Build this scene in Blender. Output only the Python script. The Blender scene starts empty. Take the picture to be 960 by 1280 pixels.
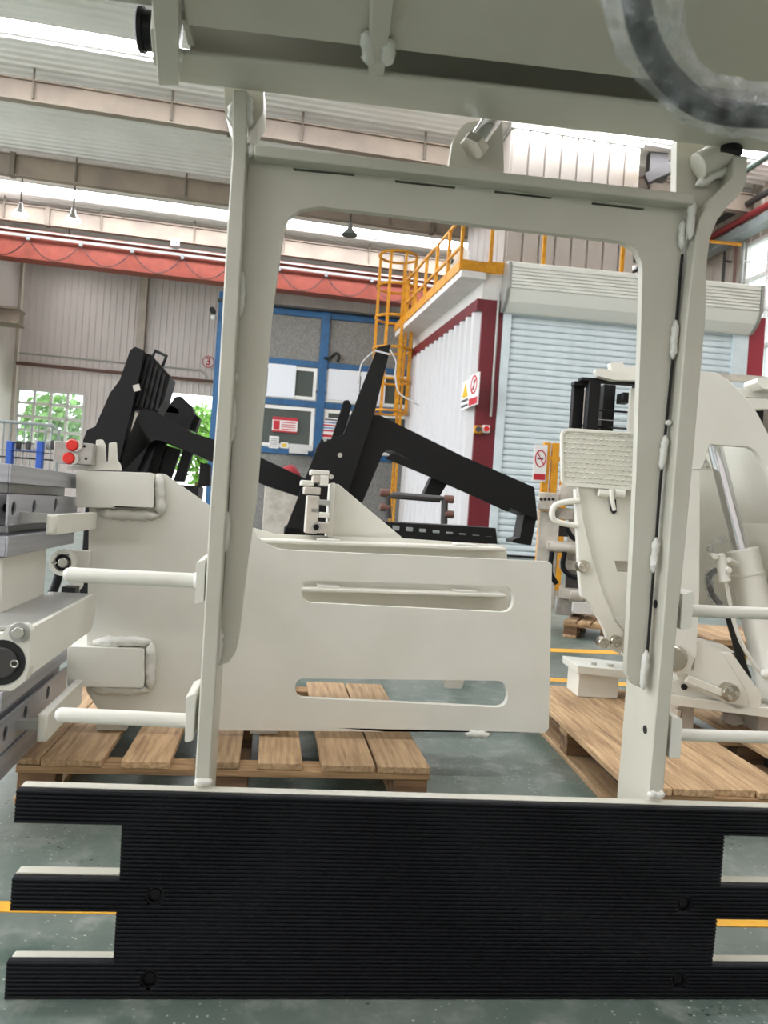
import bpy, math, random
from mathutils import Vector, Matrix, geometry, noise
random.seed(7)
SC = bpy.context.scene
COL = SC.collection
PI = math.pi

# ------------------------------------------------------------------ camera
CAM = Vector((0, 0, 0.95)); FPX = 960.0; ROLL = math.radians(3.9)
RV = Vector((math.cos(ROLL), 0, math.sin(ROLL))); UV = Vector((-math.sin(ROLL), 0, math.cos(ROLL))); FV = Vector((0, 1, 0))
cd = bpy.data.cameras.new('camera'); cam = bpy.data.objects.new('camera', cd); COL.objects.link(cam)
cd.sensor_fit = 'VERTICAL'; cd.sensor_height = 36; cd.sensor_width = 27; cd.lens = 36 * FPX / 1280
cd.clip_start = 0.02; cd.clip_end = 300
cd.dof.use_dof = True; cd.dof.focus_distance = 2.5; cd.dof.aperture_fstop = 6.0
cam.matrix_world = Matrix(((RV.x, UV.x, -FV.x, CAM.x), (RV.y, UV.y, -FV.y, CAM.y), (RV.z, UV.z, -FV.z, CAM.z), (0, 0, 0, 1)))
SC.camera = cam

# ------------------------------------------------------------------ sky, exposure
wd = bpy.data.worlds.new('sky'); SC.world = wd; wd.use_nodes = True
wn = wd.node_tree.nodes; wn['Background'].inputs[0].default_value = (0.93, 0.96, 1.0, 1); wn['Background'].inputs[1].default_value = 2.8
SC.view_settings.view_transform = 'Standard'; SC.view_settings.look = 'None'
SC.view_settings.exposure = 0.62; SC.view_settings.gamma = 1.0; SC.view_settings.use_curve_mapping = False
SKYLIGHT = 16.0          # strength of the daylight coming through the roof's translucent strips

# ------------------------------------------------------------------ helpers
def ray(px, py): return FV + RV * ((px - 480) / FPX) + UV * ((640 - py) / FPX)
def at(px, py, d): return CAM + ray(px, py) * d
def floor_at(px, py, z=0.0):
    r = ray(px, py); return CAM + r * ((z - CAM.z) / r.z)

class Fr:
    """a local frame: u to the right, v away from the camera, z up; yaw turns it, tilt leans z towards the viewer"""
    def __init__(s, o, yaw=0.0, tilt=0.0):
        a = math.radians(yaw); t = math.radians(tilt)
        s.O = Vector(o); s.U = Vector((math.cos(a), math.sin(a), 0))
        V0 = Vector((-math.sin(a), math.cos(a), 0)); Z0 = Vector((0, 0, 1))
        s.V = V0 * math.cos(t) + Z0 * math.sin(t); s.Z = Z0 * math.cos(t) - V0 * math.sin(t)
        s.yaw = a
    def w(s, p): return s.O + s.U * p[0] + s.V * p[1] + s.Z * p[2]
    def loc(s, P):
        d = P - s.O; return Vector((d.dot(s.U), d.dot(s.V), d.dot(s.Z)))
    def _hit(s, px, py, n, k):
        r = ray(px, py); t = (k - (CAM - s.O).dot(n)) / r.dot(n); return s.loc(CAM + r * t)
    def pv(s, px, py, v):
        q = s._hit(px, py, s.V, v); return (q.x, q.z)
    def pu(s, px, py, u):
        q = s._hit(px, py, s.U, u); return (q.y, q.z)
    def pz(s, px, py, z):
        q = s._hit(px, py, s.Z, z); return (q.x, q.y)
    def tv(s, pts, v): return [s.pv(x, y, v) for x, y in pts]
    def tu(s, pts, u): return [s.pu(x, y, u) for x, y in pts]
    def p3(s, px, py, v):
        q = s._hit(px, py, s.V, v); return Vector((q.x, q.y, q.z))
WORLD = Fr((0, 0, 0))

def rnd(pts, r, n=5):
    """round the corners of a closed outline; r is one radius or one per corner"""
    out = []; m = len(pts)
    for i in range(m):
        ri = r[i] if isinstance(r, (list, tuple)) else r
        p = Vector(pts[i]); a = Vector(pts[i - 1]) - p; b = Vector(pts[(i + 1) % m]) - p
        if ri <= 0 or a.length < 1e-6 or b.length < 1e-6: out.append(tuple(p)); continue
        ang = a.angle(b)
        if ang > PI - 0.05: out.append(tuple(p)); continue
        d = min(ri / math.tan(ang / 2), a.length * .49, b.length * .49)
        p0 = p + a.normalized() * d; p1 = p + b.normalized() * d
        for k in range(n + 1):
            t = k / n; out.append(tuple(p0 * (1 - t) ** 2 + p * 2 * t * (1 - t) + p1 * t * t))
    return out
def circ(c, r, n=20, ry=None):
    return [(c[0] + r * math.cos(2 * PI * k / n), c[1] + (ry or r) * math.sin(2 * PI * k / n)) for k in range(n)]

class MB:
    def __init__(s, fr=WORLD): s.v = []; s.f = []; s.fr = fr
    def add(s, vs, fs):
        o = len(s.v); s.v += [Vector(p) for p in vs]; s.f += [[i + o for i in f] for f in fs]; return s
    def box(s, x0, x1, y0, y1, z0, z1):
        return s.add([(x0,y0,z0),(x1,y0,z0),(x1,y1,z0),(x0,y1,z0),(x0,y0,z1),(x1,y0,z1),(x1,y1,z1),(x0,y1,z1)],
                     [(3,2,1,0),(4,5,6,7),(0,1,5,4),(1,2,6,5),(2,3,7,6),(3,0,4,7)])
    def hexa(s, p):          # 8 corners: four near (ccw), four far
        return s.add(p, [(0,1,2,3),(7,6,5,4),(0,4,5,1),(1,5,6,2),(2,6,7,3),(3,7,4,0)])
    def bar(s, a, b, w, h=None, up=(0, 0, 1)):
        a = Vector(a); b = Vector(b); h = h or w; d = (b - a).normalized(); up = Vector(up)
        if abs(d.dot(up)) > .98: up = Vector((0, 1, 0))
        x = d.cross(up).normalized() * (w / 2); y = x.cross(d).normalized() * (h / 2)
        return s.hexa([a-x-y, a+x-y, a+x+y, a-x+y, b-x-y, b+x-y, b+x+y, b-x+y])
    def prism(s, out, a, b, holes=(), ax='y'):
        f = {'y': lambda p, k: (p[0], k, p[1]), 'x': lambda p, k: (k, p[0], p[1]), 'z': lambda p, k: (p[0], p[1], k)}[ax]
        loops = [list(out)] + [list(h) for h in holes]
        flat = [p for l in loops for p in l]; n = len(flat)
        tri = geometry.tessellate_polygon([[Vector((p[0], p[1], 0)) for p in l] for l in loops])
        vs = [f(p, a) for p in flat] + [f(p, b) for p in flat]; fs = []
        for t in tri: fs.append(list(t)); fs.append([i + n for i in reversed(t)])
        o = 0
        for l in loops:
            m = len(l)
            for i in range(m):
                j = (i + 1) % m; fs.append([o + i, o + j, o + j + n, o + i + n])
            o += m
        return s.add(vs, fs)
    def cyl(s, a, b, r, r2=None, n=16, caps=True):
        a = Vector(a); b = Vector(b); d = (b - a).normalized(); r2 = r if r2 is None else r2
        x = d.orthogonal().normalized(); y = d.cross(x)
        vs = [a + (x * math.cos(2*PI*k/n) + y * math.sin(2*PI*k/n)) * r for k in range(n)] + [b + (x * math.cos(2*PI*k/n) + y * math.sin(2*PI*k/n)) * r2 for k in range(n)]
        fs = [[k, (k+1) % n, (k+1) % n + n, k + n] for k in range(n)]
        if caps: fs += [list(range(n))[::-1], list(range(n, 2*n))]
        return s.add(vs, fs)
    def lathe(s, a, d, prof, n=18):     # prof: (distance along the axis, radius)
        a = Vector(a); d = Vector(d).normalized(); x = d.orthogonal().normalized(); y = d.cross(x)
        vs = []; fs = []
        for t, r in prof: vs += [a + d * t + (x * math.cos(2*PI*k/n) + y * math.sin(2*PI*k/n)) * r for k in range(n)]
        for i in range(len(prof) - 1):
            for k in range(n): fs.append([i*n+k, i*n+(k+1) % n, (i+1)*n+(k+1) % n, (i+1)*n+k])
        fs += [list(range(n))[::-1], [len(prof)*n - n + k for k in range(n)]]
        return s.add(vs, fs)
    def tube(s, pts, r, n=10, smooth=0, closed=False):
        P = [Vector(p) for p in pts]
        if smooth: P = spline(P, smooth)
        m = len(P); vs = []; fs = []; x = None
        for i, p in enumerate(P):
            d = ((P[(i+1) % m] if closed or i < m-1 else p) - (P[i-1] if closed or i > 0 else p)).normalized()
            if x is None: x = d.orthogonal().normalized()
            x = (x - d * x.dot(d)).normalized(); y = d.cross(x)
            ri = r(i / (m - 1), p) if callable(r) else r
            for k in range(n):
                rk = ri[k % len(ri)] if isinstance(ri, (list, tuple)) else ri
                vs.append(p + (x * math.cos(2*PI*k/n) + y * math.sin(2*PI*k/n)) * rk)
        for i in range(m if closed else m - 1):
            for k in range(n): fs.append([i*n+k, i*n+(k+1) % n, ((i+1) % m)*n+(k+1) % n, ((i+1) % m)*n+k])
        if not closed: fs += [list(range(n))[::-1], [(m-1)*n + k for k in range(n)]]
        return s.add(vs, fs)
    def weld(s, a, b, r):
        a = Vector(a); b = Vector(b); L = (b - a).length; m = max(4, int(L / (r * .55)))
        sd = random.random() * 50
        def rr(t, p):
            e = min(1, 5 * min(t, 1 - t) + .25)
            return [r * e * (1 + .45 * noise.noise(p * (1.1 / r) + Vector((sd, k * .9, 0)))) for k in range(8)]
        return s.tube([a.lerp(b, i / m) for i in range(m + 1)], rr, 8)
    def ball(s, c, r, n=12, sz=1):
        c = Vector(c); m = n // 2
        return s.lathe(c - Vector((0, 0, r * sz)), (0, 0, 1), [(r*sz*(1 - math.cos(PI*i/m)), max(1e-4, r*math.sin(PI*i/m))) for i in range(m + 1)], n)
    def build(s, name, mt, parent=None, bevel=0, smooth=40):
        W = [s.fr.w(p) for p in s.v]
        if parent is not None:
            inv = parent.matrix_world.inverted(); W = [inv @ p for p in W]
        me = bpy.data.meshes.new(name); me.from_pydata(W, [], s.f)
        import bmesh
        bm = bmesh.new(); bm.from_mesh(me); bmesh.ops.recalc_face_normals(bm, faces=bm.faces); bm.to_mesh(me); bm.free()
        me.materials.append(M[mt])
        if smooth:
            me.polygons.foreach_set('use_smooth', [True] * len(me.polygons)); me.set_sharp_from_angle(angle=math.radians(smooth))
        o = bpy.data.objects.new(name, me); COL.objects.link(o)
        if parent is not None:
            o.parent = parent; o.matrix_world = parent.matrix_world.copy(); o.matrix_parent_inverse = Matrix(); o.matrix_basis = Matrix()
        if bevel:
            md = o.modifiers.new('edge', 'BEVEL'); md.width = bevel; md.segments = 2; md.limit_method = 'ANGLE'; md.angle_limit = math.radians(50)
        return o
def spline(P, k):
    out = []
    for i in range(len(P) - 1):
        a = P[max(i-1, 0)]; b = P[i]; c = P[i+1]; d = P[min(i+2, len(P)-1)]
        for j in range(k):
            t = j / k; out.append(.5 * ((2*b) + (c-a)*t + (2*a-5*b+4*c-d)*t*t + (3*b-a-3*c+d)*t*t*t))
    return out + [P[-1]]
def tag(o, label, cat, group=None):
    o['label'] = label; o['category'] = cat
    if group: o['group'] = group
    return o
def thing(name, fr, label, cat, group=None, base=(0, 0, 0)):
    o = bpy.data.objects.new(name, None); COL.objects.link(o); o.empty_display_size = .1
    P = fr.w(base); o.matrix_world = Matrix.Translation(P) @ Matrix.Rotation(fr.yaw, 4, 'Z')
    return tag(o, label, cat, group)
def struct(o): o['kind'] = 'structure'; return o
def dup(o, parent, off):      # a copy of a part that shares its mesh, shifted in the parent's space
    c = o.copy(); COL.objects.link(c); c.parent = parent; c.matrix_parent_inverse = Matrix(); c.location = Vector(off); return c

# ------------------------------------------------------------------ materials
def lin(c): return tuple((x / 12.92 if x <= .04045 else ((x + .055) / 1.055) ** 2.4) for x in c)
def hx(h): return lin(tuple(int(h[i:i+2], 16) / 255 for i in (0, 2, 4))) + (1,)
M = {}
def mat(name, c, rough=.5, metal=0.0, c2=None, scale=6, stretch=(1, 1, 1), bump=0.0, bscale=60, thr=(.4, .65), emit=0, coat=0, rnd_obj=0, detail=4):
    m = bpy.data.materials.new(name); m.use_nodes = True; nt = m.node_tree; N = nt.nodes; L = nt.links
    b = N['Principled BSDF']; b.inputs['Base Color'].default_value = hx(c); b.inputs['Roughness'].default_value = rough; b.inputs['Metallic'].default_value = metal
    if coat: b.inputs['Coat Weight'].default_value = coat; b.inputs['Coat Roughness'].default_value = .15
    if emit: b.inputs['Emission Color'].default_value = hx(c); b.inputs['Emission Strength'].default_value = emit
    if c2 or bump:
        tc = N.new('ShaderNodeTexCoord'); mp = N.new('ShaderNodeMapping'); mp.inputs['Scale'].default_value = stretch; L.new(tc.outputs['Object'], mp.inputs[0])
    if c2:
        nz = N.new('ShaderNodeTexNoise'); nz.inputs['Scale'].default_value = scale; nz.inputs['Detail'].default_value = detail; L.new(mp.outputs[0], nz.inputs['Vector'])
        rp = N.new('ShaderNodeValToRGB'); rp.color_ramp.elements[0].position = thr[0]; rp.color_ramp.elements[1].position = thr[1]
        rp.color_ramp.elements[0].color = hx(c); rp.color_ramp.elements[1].color = hx(c2); L.new(nz.outputs[0], rp.inputs[0]); out = rp.outputs[0]
        if rnd_obj:
            oi = N.new('ShaderNodeObjectInfo'); hs = N.new('ShaderNodeHueSaturation'); mr = N.new('ShaderNodeMapRange')
            mr.inputs[3].default_value = 1 - rnd_obj; mr.inputs[4].default_value = 1 + rnd_obj; L.new(oi.outputs['Random'], mr.inputs[0]); L.new(mr.outputs[0], hs.inputs['Value']); L.new(out, hs.inputs['Color']); out = hs.outputs[0]
        L.new(out, b.inputs['Base Color'])
    if bump:
        n2 = N.new('ShaderNodeTexNoise'); n2.inputs['Scale'].default_value = bscale; n2.inputs['Detail'].default_value = 3; L.new(mp.outputs[0], n2.inputs['Vector'])
        bp = N.new('ShaderNodeBump'); bp.inputs['Strength'].default_value = bump; bp.inputs['Distance'].default_value = .01; L.new(n2.outputs[0], bp.inputs['Height']); L.new(bp.outputs[0], b.inputs['Normal'])
    M[name] = m; return m
mat('cream', 'dbd9ce', .36, c2='d5d3c7', scale=4, bump=.03, bscale=90)
mat('cream_frame', 'c6c3b5', .34, c2='c0bdae', scale=5, bump=.03, bscale=90)
mat('cream_weld', 'd9d8cf', .28, bump=.12, bscale=120)
mat('cream_old', 'c3bcb0', .5, c2='aaa296', scale=8)
mat('rubber', '0b0c10', .6, c2='0f1014', scale=30)
mat('black_paint', '0b0b0c', .45, c2='0e0e0f', scale=12, bump=.02)
M['black_paint'].node_tree.nodes['Principled BSDF'].inputs['Specular IOR Level'].default_value = .3
M['rubber'].node_tree.nodes['Principled BSDF'].inputs['Specular IOR Level'].default_value = .22
mat('black', '0a0a0b', .5)
mat('gap_shade', '1a1a19', .8)  # near-black fill that paints shade into seams, slots and holes
mat('steel', 'b0b0b5', .42, .45, c2='a0a1a6', scale=3, stretch=(1, .3, 20), bump=.02, bscale=200)
mat('zinc', 'c6c3ba', .3, .9)
mat('chrome', 'd8d9dc', .12, 1.0)
mat('chrome_warm', 'b9b2a4', .25, 1.0)
mat('alu', 'b4b0aa', .4, .6, c2='a39f99', scale=20)
mat('red_plug', 'd8281e', .4)
mat('wood_v', 'bb9c76', .8, c2='86694b', scale=2.2, stretch=(34, 2.2, 34), bump=.3, bscale=4, thr=(.36, .74), rnd_obj=.28, detail=8)
mat('wood_u', 'b18f67', .8, c2='7d5f42', scale=2.2, stretch=(2.2, 34, 34), bump=.3, bscale=4, thr=(.36, .74), rnd_obj=.18, detail=8)
mat('wood_dark', '7c5f42', .85, c2='543e2b', scale=3, stretch=(1.6, 12, 12), rnd_obj=.15)
mat('red_paint', '6e1620', .45, c2='651420', scale=4)
mat('red_door', '9c2b3a', .45)
mat('booth_white', 'e6e3de', .5, c2='dcd8d3', scale=2)
mat('strip_white', 'c9c7c7', .42)
mat('shutter', 'd9e3e6', .42, c2='cfdadd', scale=3)
mat('housing', 'e6e5dc', .45)
mat('galv', 'a9a9a4', .4, .5)
mat('yellow', 'dd9a1c', .5, c2='c98613', scale=7)
mat('yellow_line', 'e0a52a', .6, c2='b98a2e', scale=5, thr=(.5, .8))
mat('orange', '8f4130', .6, c2='82392a', scale=3)
mat('blue', '2a5f8c', .45, c2='25547d', scale=4)
mat('blue_bright', '1f54b0', .4)
mat('wall_white', 'e8dfda', .6, c2='dfd6d1', scale=.6)
mat('wall_beige', 'c9bfb2', .6, c2='b5aa9c', scale=1.2)
mat('plenum', '9c948b', .55, c2='84745f', scale=.7, thr=(.55, .8))
mat('bounce_pale', 'cdc8be', .8, c2='bdb8ae', scale=.5)  # only on the slab added outside to bounce light
mat('roof', 'f0ece7', .6, c2='e8e3dd', scale=.5)
mat('beam', '948676', .6, c2='83766a', scale=1.0)
mat('beam_dark', '6f6558', .6)
mat('skylight', 'f6f8ff', .6, emit=SKYLIGHT)
mat('lamp_glow', 'ffffff', .5, emit=14)
mat('pipe_red', '8c2f33', .4)
mat('pipe_dark', '3d3a38', .5)
mat('pipe_green', '4b574c', .5)
mat('grey_steel', '858b8a', .5)
mat('granite', '8c8a85', .7, c2='6d6b67', scale=22, thr=(.35, .65), detail=6)
mat('window_frame', 'e8e6e0', .5)
mat('white_panel', 'e4e7ec', .5)
mat('paper', 'e9e6e3', .7)
mat('ink_red', 'bb2330', .6)
mat('ink_dark', '3c3c46', .6)
mat('ink_yellow', 'd9b021', .6)
mat('ink_blue', '7089b5', .6)
mat('red_cloth', '92262c', .8)
mat('leaf', '7fae55', .7, c2='5a8a3c', scale=1.5)
mat('trunk', '6b543d', .9)
mat('lawn', '9cc05a', .9, c2='86ad4b', scale=.4)
mat('brown_pipe', '6a4a40', .6)
mat('box_grey', 'c9c8c4', .6)
mat('pale_blue', '88b8d0', .5)

def glassy(name, tint, alpha, rough=.05):
    m = bpy.data.materials.new(name); m.use_nodes = True; nt = m.node_tree; N = nt.nodes; L = nt.links
    for n in list(N):
        if n.type != 'OUTPUT_MATERIAL': N.remove(n)
    t = N.new('ShaderNodeBsdfTransparent'); t.inputs[0].default_value = hx(tint); g = N.new('ShaderNodeBsdfPrincipled')
    g.inputs['Base Color'].default_value = hx(tint); g.inputs['Roughness'].default_value = rough
    mx = N.new('ShaderNodeMixShader'); mx.inputs[0].default_value = alpha
    L.new(t.outputs[0], mx.inputs[1]); L.new(g.outputs[0], mx.inputs[2]); L.new(mx.outputs[0], N['Material Output'].inputs[0]); M[name] = m
glassy('glass', 'f4f8f8', .12)
glassy('glass_dark', '5a615c', .75, .12)
# crumpled clear film: transparent with a milky, glossy share
m = bpy.data.materials.new('film'); m.use_nodes = True; nt = m.node_tree; N = nt.nodes; L = nt.links
b = N['Principled BSDF']; b.inputs['Base Color'].default_value = hx('d2d6d6'); b.inputs['Roughness'].default_value = .18
t = N.new('ShaderNodeBsdfTransparent'); mx = N.new('ShaderNodeMixShader'); nz = N.new('ShaderNodeTexNoise'); nz.inputs['Scale'].default_value = 34; nz.inputs['Detail'].default_value = 5
tc = N.new('ShaderNodeTexCoord'); L.new(tc.outputs['Object'], nz.inputs['Vector']); mr = N.new('ShaderNodeMapRange'); mr.inputs[1].default_value = .3; mr.inputs[2].default_value = .75; mr.inputs[3].default_value = .06; mr.inputs[4].default_value = .5
L.new(nz.outputs[0], mr.inputs[0]); L.new(mr.outputs[0], mx.inputs[0]); L.new(t.outputs[0], mx.inputs[1]); L.new(b.outputs[0], mx.inputs[2]); L.new(mx.outputs[0], N['Material Output'].inputs[0])
bp = N.new('ShaderNodeBump'); bp.inputs['Strength'].default_value = .8; bp.inputs['Distance'].default_value = .02; L.new(nz.outputs[0], bp.inputs['Height']); L.new(bp.outputs[0], b.inputs['Normal']); M['film'] = m
# floor: worn green epoxy with pale chips and dark scuffs
m = bpy.data.materials.new('floor_epoxy'); m.use_nodes = True; nt = m.node_tree; N = nt.nodes; L = nt.links; b = N['Principled BSDF']
tc = N.new('ShaderNodeTexCoord')
def noisen(scale, det, vec=None, rough=.6):
    n = N.new('ShaderNodeTexNoise'); n.inputs['Scale'].default_value = scale; n.inputs['Detail'].default_value = det; n.inputs['Roughness'].default_value = rough; L.new(tc.outputs['Object'], n.inputs['Vector']); return n
def ramp(src, p0, c0, p1, c1):
    r = N.new('ShaderNodeValToRGB'); e = r.color_ramp.elements; e[0].position = p0; e[1].position = p1; e[0].color = c0; e[1].color = c1; L.new(src, r.inputs[0]); return r.outputs[0]
def mixc(f, a, bcol):
    x = N.new('ShaderNodeMix'); x.data_type = 'RGBA'; L.new(f, x.inputs[0])
    for i, c in ((6, a), (7, bcol)):
        if isinstance(c, tuple): x.inputs[i].default_value = c
        else: L.new(c, x.inputs[i])
    return x.outputs[2]
BW = ((0, 0, 0, 1), (1, 1, 1, 1))
base = ramp(noisen(1.1, 5).outputs[0], .35, hx('4f6057'), .68, hx('767d75'))
base = mixc(ramp(noisen(9, 6, rough=.7).outputs[0], .5, BW[0], .72, BW[1]), base, hx('8b9089'))
base = mixc(ramp(noisen(2.3, 3).outputs[0], .60, BW[0], .74, BW[1]), base, hx('2f4a3c'))
vo = N.new('ShaderNodeTexVoronoi'); vo.inputs['Scale'].default_value = 55; L.new(tc.outputs['Object'], vo.inputs['Vector'])
chip = ramp(vo.outputs['Distance'], .10, BW[1], .17, BW[0])
msk = ramp(noisen(4, 2).outputs[0], .44, BW[0], .56, BW[1]); mm = N.new('ShaderNodeMath'); mm.operation = 'MULTIPLY'; L.new(chip, mm.inputs[0]); L.new(msk, mm.inputs[1])
base = mixc(mm.outputs[0], base, hx('b9bcb4'))
vo2 = N.new('ShaderNodeTexVoronoi'); vo2.inputs['Scale'].default_value = 34; L.new(tc.outputs['Object'], vo2.inputs['Vector'])
ch2 = ramp(vo2.outputs['Distance'], .11, BW[1], .19, BW[0]); ms2 = ramp(noisen(3.1, 2).outputs[0], .52, BW[0], .62, BW[1]); m2 = N.new('ShaderNodeMath'); m2.operation = 'MULTIPLY'; L.new(ch2, m2.inputs[0]); L.new(ms2, m2.inputs[1])
base = mixc(m2.outputs[0], base, hx('2a332d'))
L.new(base, b.inputs['Base Color']); b.inputs['Roughness'].default_value = .38
bp = N.new('ShaderNodeBump'); bp.inputs['Strength'].default_value = .12; bp.inputs['Distance'].default_value = .01; L.new(noisen(40, 3).outputs[0], bp.inputs['Height']); L.new(bp.outputs[0], b.inputs['Normal']); M['floor_epoxy'] = m

# ================================================================== the hall
B = Fr(at(100, 600, 35.0).xy.to_3d(), 10.5)
CEIL = 12.2
fl = MB(B).box(-21, 32, -46, .1, -.2, 0); fo = struct(fl.build('floor', 'floor_epoxy', smooth=0))

struct(MB(B).box(-75, -21, -60, 30, -.2, -.01).build('bounce_slab', 'bounce_pale', smooth=0))     # unseen pale slab added outside to bounce daylight up to the ceiling
def ribbed(mb, u0, u1, z0, z1, pitch=.28, d=.035, v=0.0, ax='u'):
    n = max(1, int(round((u1 - u0) / pitch))); p = (u1 - u0) / n; prof = []
    for i in range(n):
        a = u0 + i * p; prof += [(a, v), (a + p * .74, v), (a + p * .80, v - d), (a + p * .94, v - d)]
    prof.append((u1, v)); k = len(prof); T = .08
    vs = []
    for z in (z0, z1):
        for a, b_ in prof: vs.append((a, b_, z) if ax == 'u' else (b_, a, z))
    fs = [[i, i + 1, i + 1 + k, i + k] for i in range(k - 1)]
    mb.add(vs, fs)
    if ax == 'u': mb.box(u0, u1, v + .002, v + T, z0, z1)
    else: mb.box(v + .002, v + T, u0, u1, z0, z1)

# far wall with a glazed window and an open doorway
uL = B.pv(11, 600, 0)[0]; uR = uL + 34
w0, wz1 = B.pv(5, 484, 0); w1, _ = B.pv(106, 490, 0); wz0 = B.pv(55, 556, 0)[1]
d0, dz1 = B.pv(203, 490, 0); d1 = B.pv(300, 490, 0)[0]
w0 = max(w0, uL + .15)
wl = MB(B)
for (a, b_, z0, z1) in ((uL, w0, 0, CEIL), (w0, w1, 0, wz0), (w0, w1, wz1, CEIL), (w1, d0, 0, CEIL), (d0, d1, dz1, CEIL), (d1, uR, 0, CEIL)):
    ribbed(wl, a, b_, z0, z1)
struct(wl.build('wall_far', 'wall_white', smooth=0))
t = thing('window_1', B, 'white framed grid window in the far ribbed wall', 'window', base=((w0 + w1) / 2, 0, wz0)); struct(t)
mb = MB(B)
for i in range(5): x = w0 + (w1 - w0) * i / 4; mb.box(x - .06, x + .06, -.06, .06, wz0, wz1)
for i in range(5): z = wz0 + (wz1 - wz0) * i / 4; mb.box(w0, w1, -.06, .06, z - .06, z + .06)
mb.build('window_frame', 'window_frame', t)
for i in range(4):
    for j in range(4):
        x = w0 + (w1 - w0) * i / 4; z = wz0 + (wz1 - wz0) * j / 4
        MB(B).box(x + .06, x + (w1 - w0) / 4 - .06, -.01, .01, z + .06, z + (wz1 - wz0) / 4 - .06).build('pane', 'glass', t, smooth=0)
# columns on the far wall, wall rails
def colm(px, w=.35, name='column'):
    u = B.pv(px, 400, 0)[0]
    c = struct(MB(B).box(u - w/2, u + w/2, -.36, -.28, 0, CEIL - .4).box(u - .05, u + .05, -.3, -.06, 0, CEIL - .4).box(u - w/2, u + w/2, -.1, -.04, 0, CEIL - .4).build('trim_1', 'wall_beige', smooth=0)); return c
colm(178); colm(20); colm(330); colm(480)
zt = B.pv(140, 334, 0)[1]
struct(MB(B).box(uL, uR, -.25, -.04, zt - .25, zt + .25).build('trim_2', 'beam', smooth=0))
lw = MB(B); ribbed(lw, -9, -.02, 0, CEIL, v=uL - .1, ax='v', d=-.03); struct(lw.build('wall_left', 'wall_white', smooth=0))
# bracket of the crane runway at the left
a = B.pv(0, 395, -3)[1]
cb = MB(B); u0 = uL + .0
cb.box(u0, u0 + .9, -3.3, -2.7, a - .25, a + .25).box(u0, u0 + .9, -3.5, -2.5, a + .25, a + .32).box(u0, u0 + .9, -3.5, -2.5, a - .32, a - .25)
tag(cb.build('runway_bracket', 'beam', smooth=0), 'beige steel crane runway bracket on the corner of the far wall', 'bracket')

# roof: corrugated sheets, deep purlins, translucent strips
v1a, v1b = B.pz(0, 20, CEIL)[1], B.pz(0, 38, CEIL)[1]; v2a, v2b = B.pz(0, 222, CEIL)[1], B.pz(0, 236, CEIL)[1]
strips = [(v1a, v1b), (v2a, v2b)]; gap = v2a - v1a
for k in (1, 2, 3): strips.append((v1a - gap * k, v1b - gap * k))
rf = MB(B); U0, U1 = uL - 1, 26.0; prof = []; v = -44.0; PT = .30
while v < .6:
    if any(a < v + PT / 2 < b_ for a, b_ in strips): prof.append((v, None))
    else: prof.append((v, 1))
    v += PT
for v, k in prof:
    if k is None: continue
    vs = []; q = [(v, 0), (v + PT * .55, 0), (v + PT * .66, .05), (v + PT * .88, .05), (v + PT, 0)]
    for u in (U0, U1): vs += [(u, a, CEIL - c) for a, c in q]
    rf.add(vs, [[i, i + 1, i + 6, i + 5] for i in range(4)])
rf.box(U0, U1, -44, .6, CEIL + .12, CEIL + .2)
co = struct(rf.build('ceiling', 'roof', smooth=0))
sky0 = None
for si, (a, b_) in enumerate(strips):
    vs = [p[0] for p in prof if p[1] is None and a - .4 < p[0] < b_ + .4]
    if not vs: continue
    lo, hi = min(vs), max(vs) + PT; n = 30; L_ = (U1 - U0) / n
    for i in range(n):
        MB(B).box(U0 + i * L_ + .05, U0 + (i + 1) * L_ - .05, lo + .02, hi - .02, CEIL - .03, CEIL + .02).build('skylight_panel', 'skylight', co, smooth=0)
def purlin(px, yt, yb, z0):
    u, v = B.pz(px, yb, z0); D = B.w((u, v, 0)).y; h = (yb - yt) / FPX * D * .97
    t = struct(MB(B).box(U0, U1, v - .04, v + .04, z0, z0 + h).box(U0, U1, v - .12, v + .12, z0 - .02, z0 + .02).box(U0, U1, v - .12, v + .12, z0 + h - .02, z0 + h + .02).build('trim_3', 'beam', smooth=0))
    rd = MB(B); 
    for k in range(12): x = U0 + 1.5 + k * 3.6; rd.cyl((x, v - .1, z0 + .05), (x, v - .1, CEIL), .035, n=6)
    for k in range(5): x = U0 + 3.1 + k * 7.2; rd.box(x - .08, x + .08, v - .16, v + .16, z0 - .05, z0 + h + .05)
    rd.build('hanger', 'beam_dark', t, smooth=0); return v, h
pv = [purlin(0, 95, 122, 11.3), purlin(0, 191, 217, 11.3), purlin(0, 253, 274, 11.3)]
dv = pv[1][0] - pv[0][0]
for k in (1, 2, 3, 4):
    v = pv[0][0] - dv * k; struct(MB(B).box(U0, U1, v - .04, v + .04, 11.3, 11.9).box(U0, U1, v - .12, v + .12, 11.28, 11.32).build('trim_4', 'beam', smooth=0))

# unseen back wall behind the camera, added to cut light from there
bw = MB(B); ribbed(bw, U0, U1, 0, CEIL, v=-44.1, pitch=.5, d=-.035); struct(bw.build('wall_back', 'wall_white', smooth=0))
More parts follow.
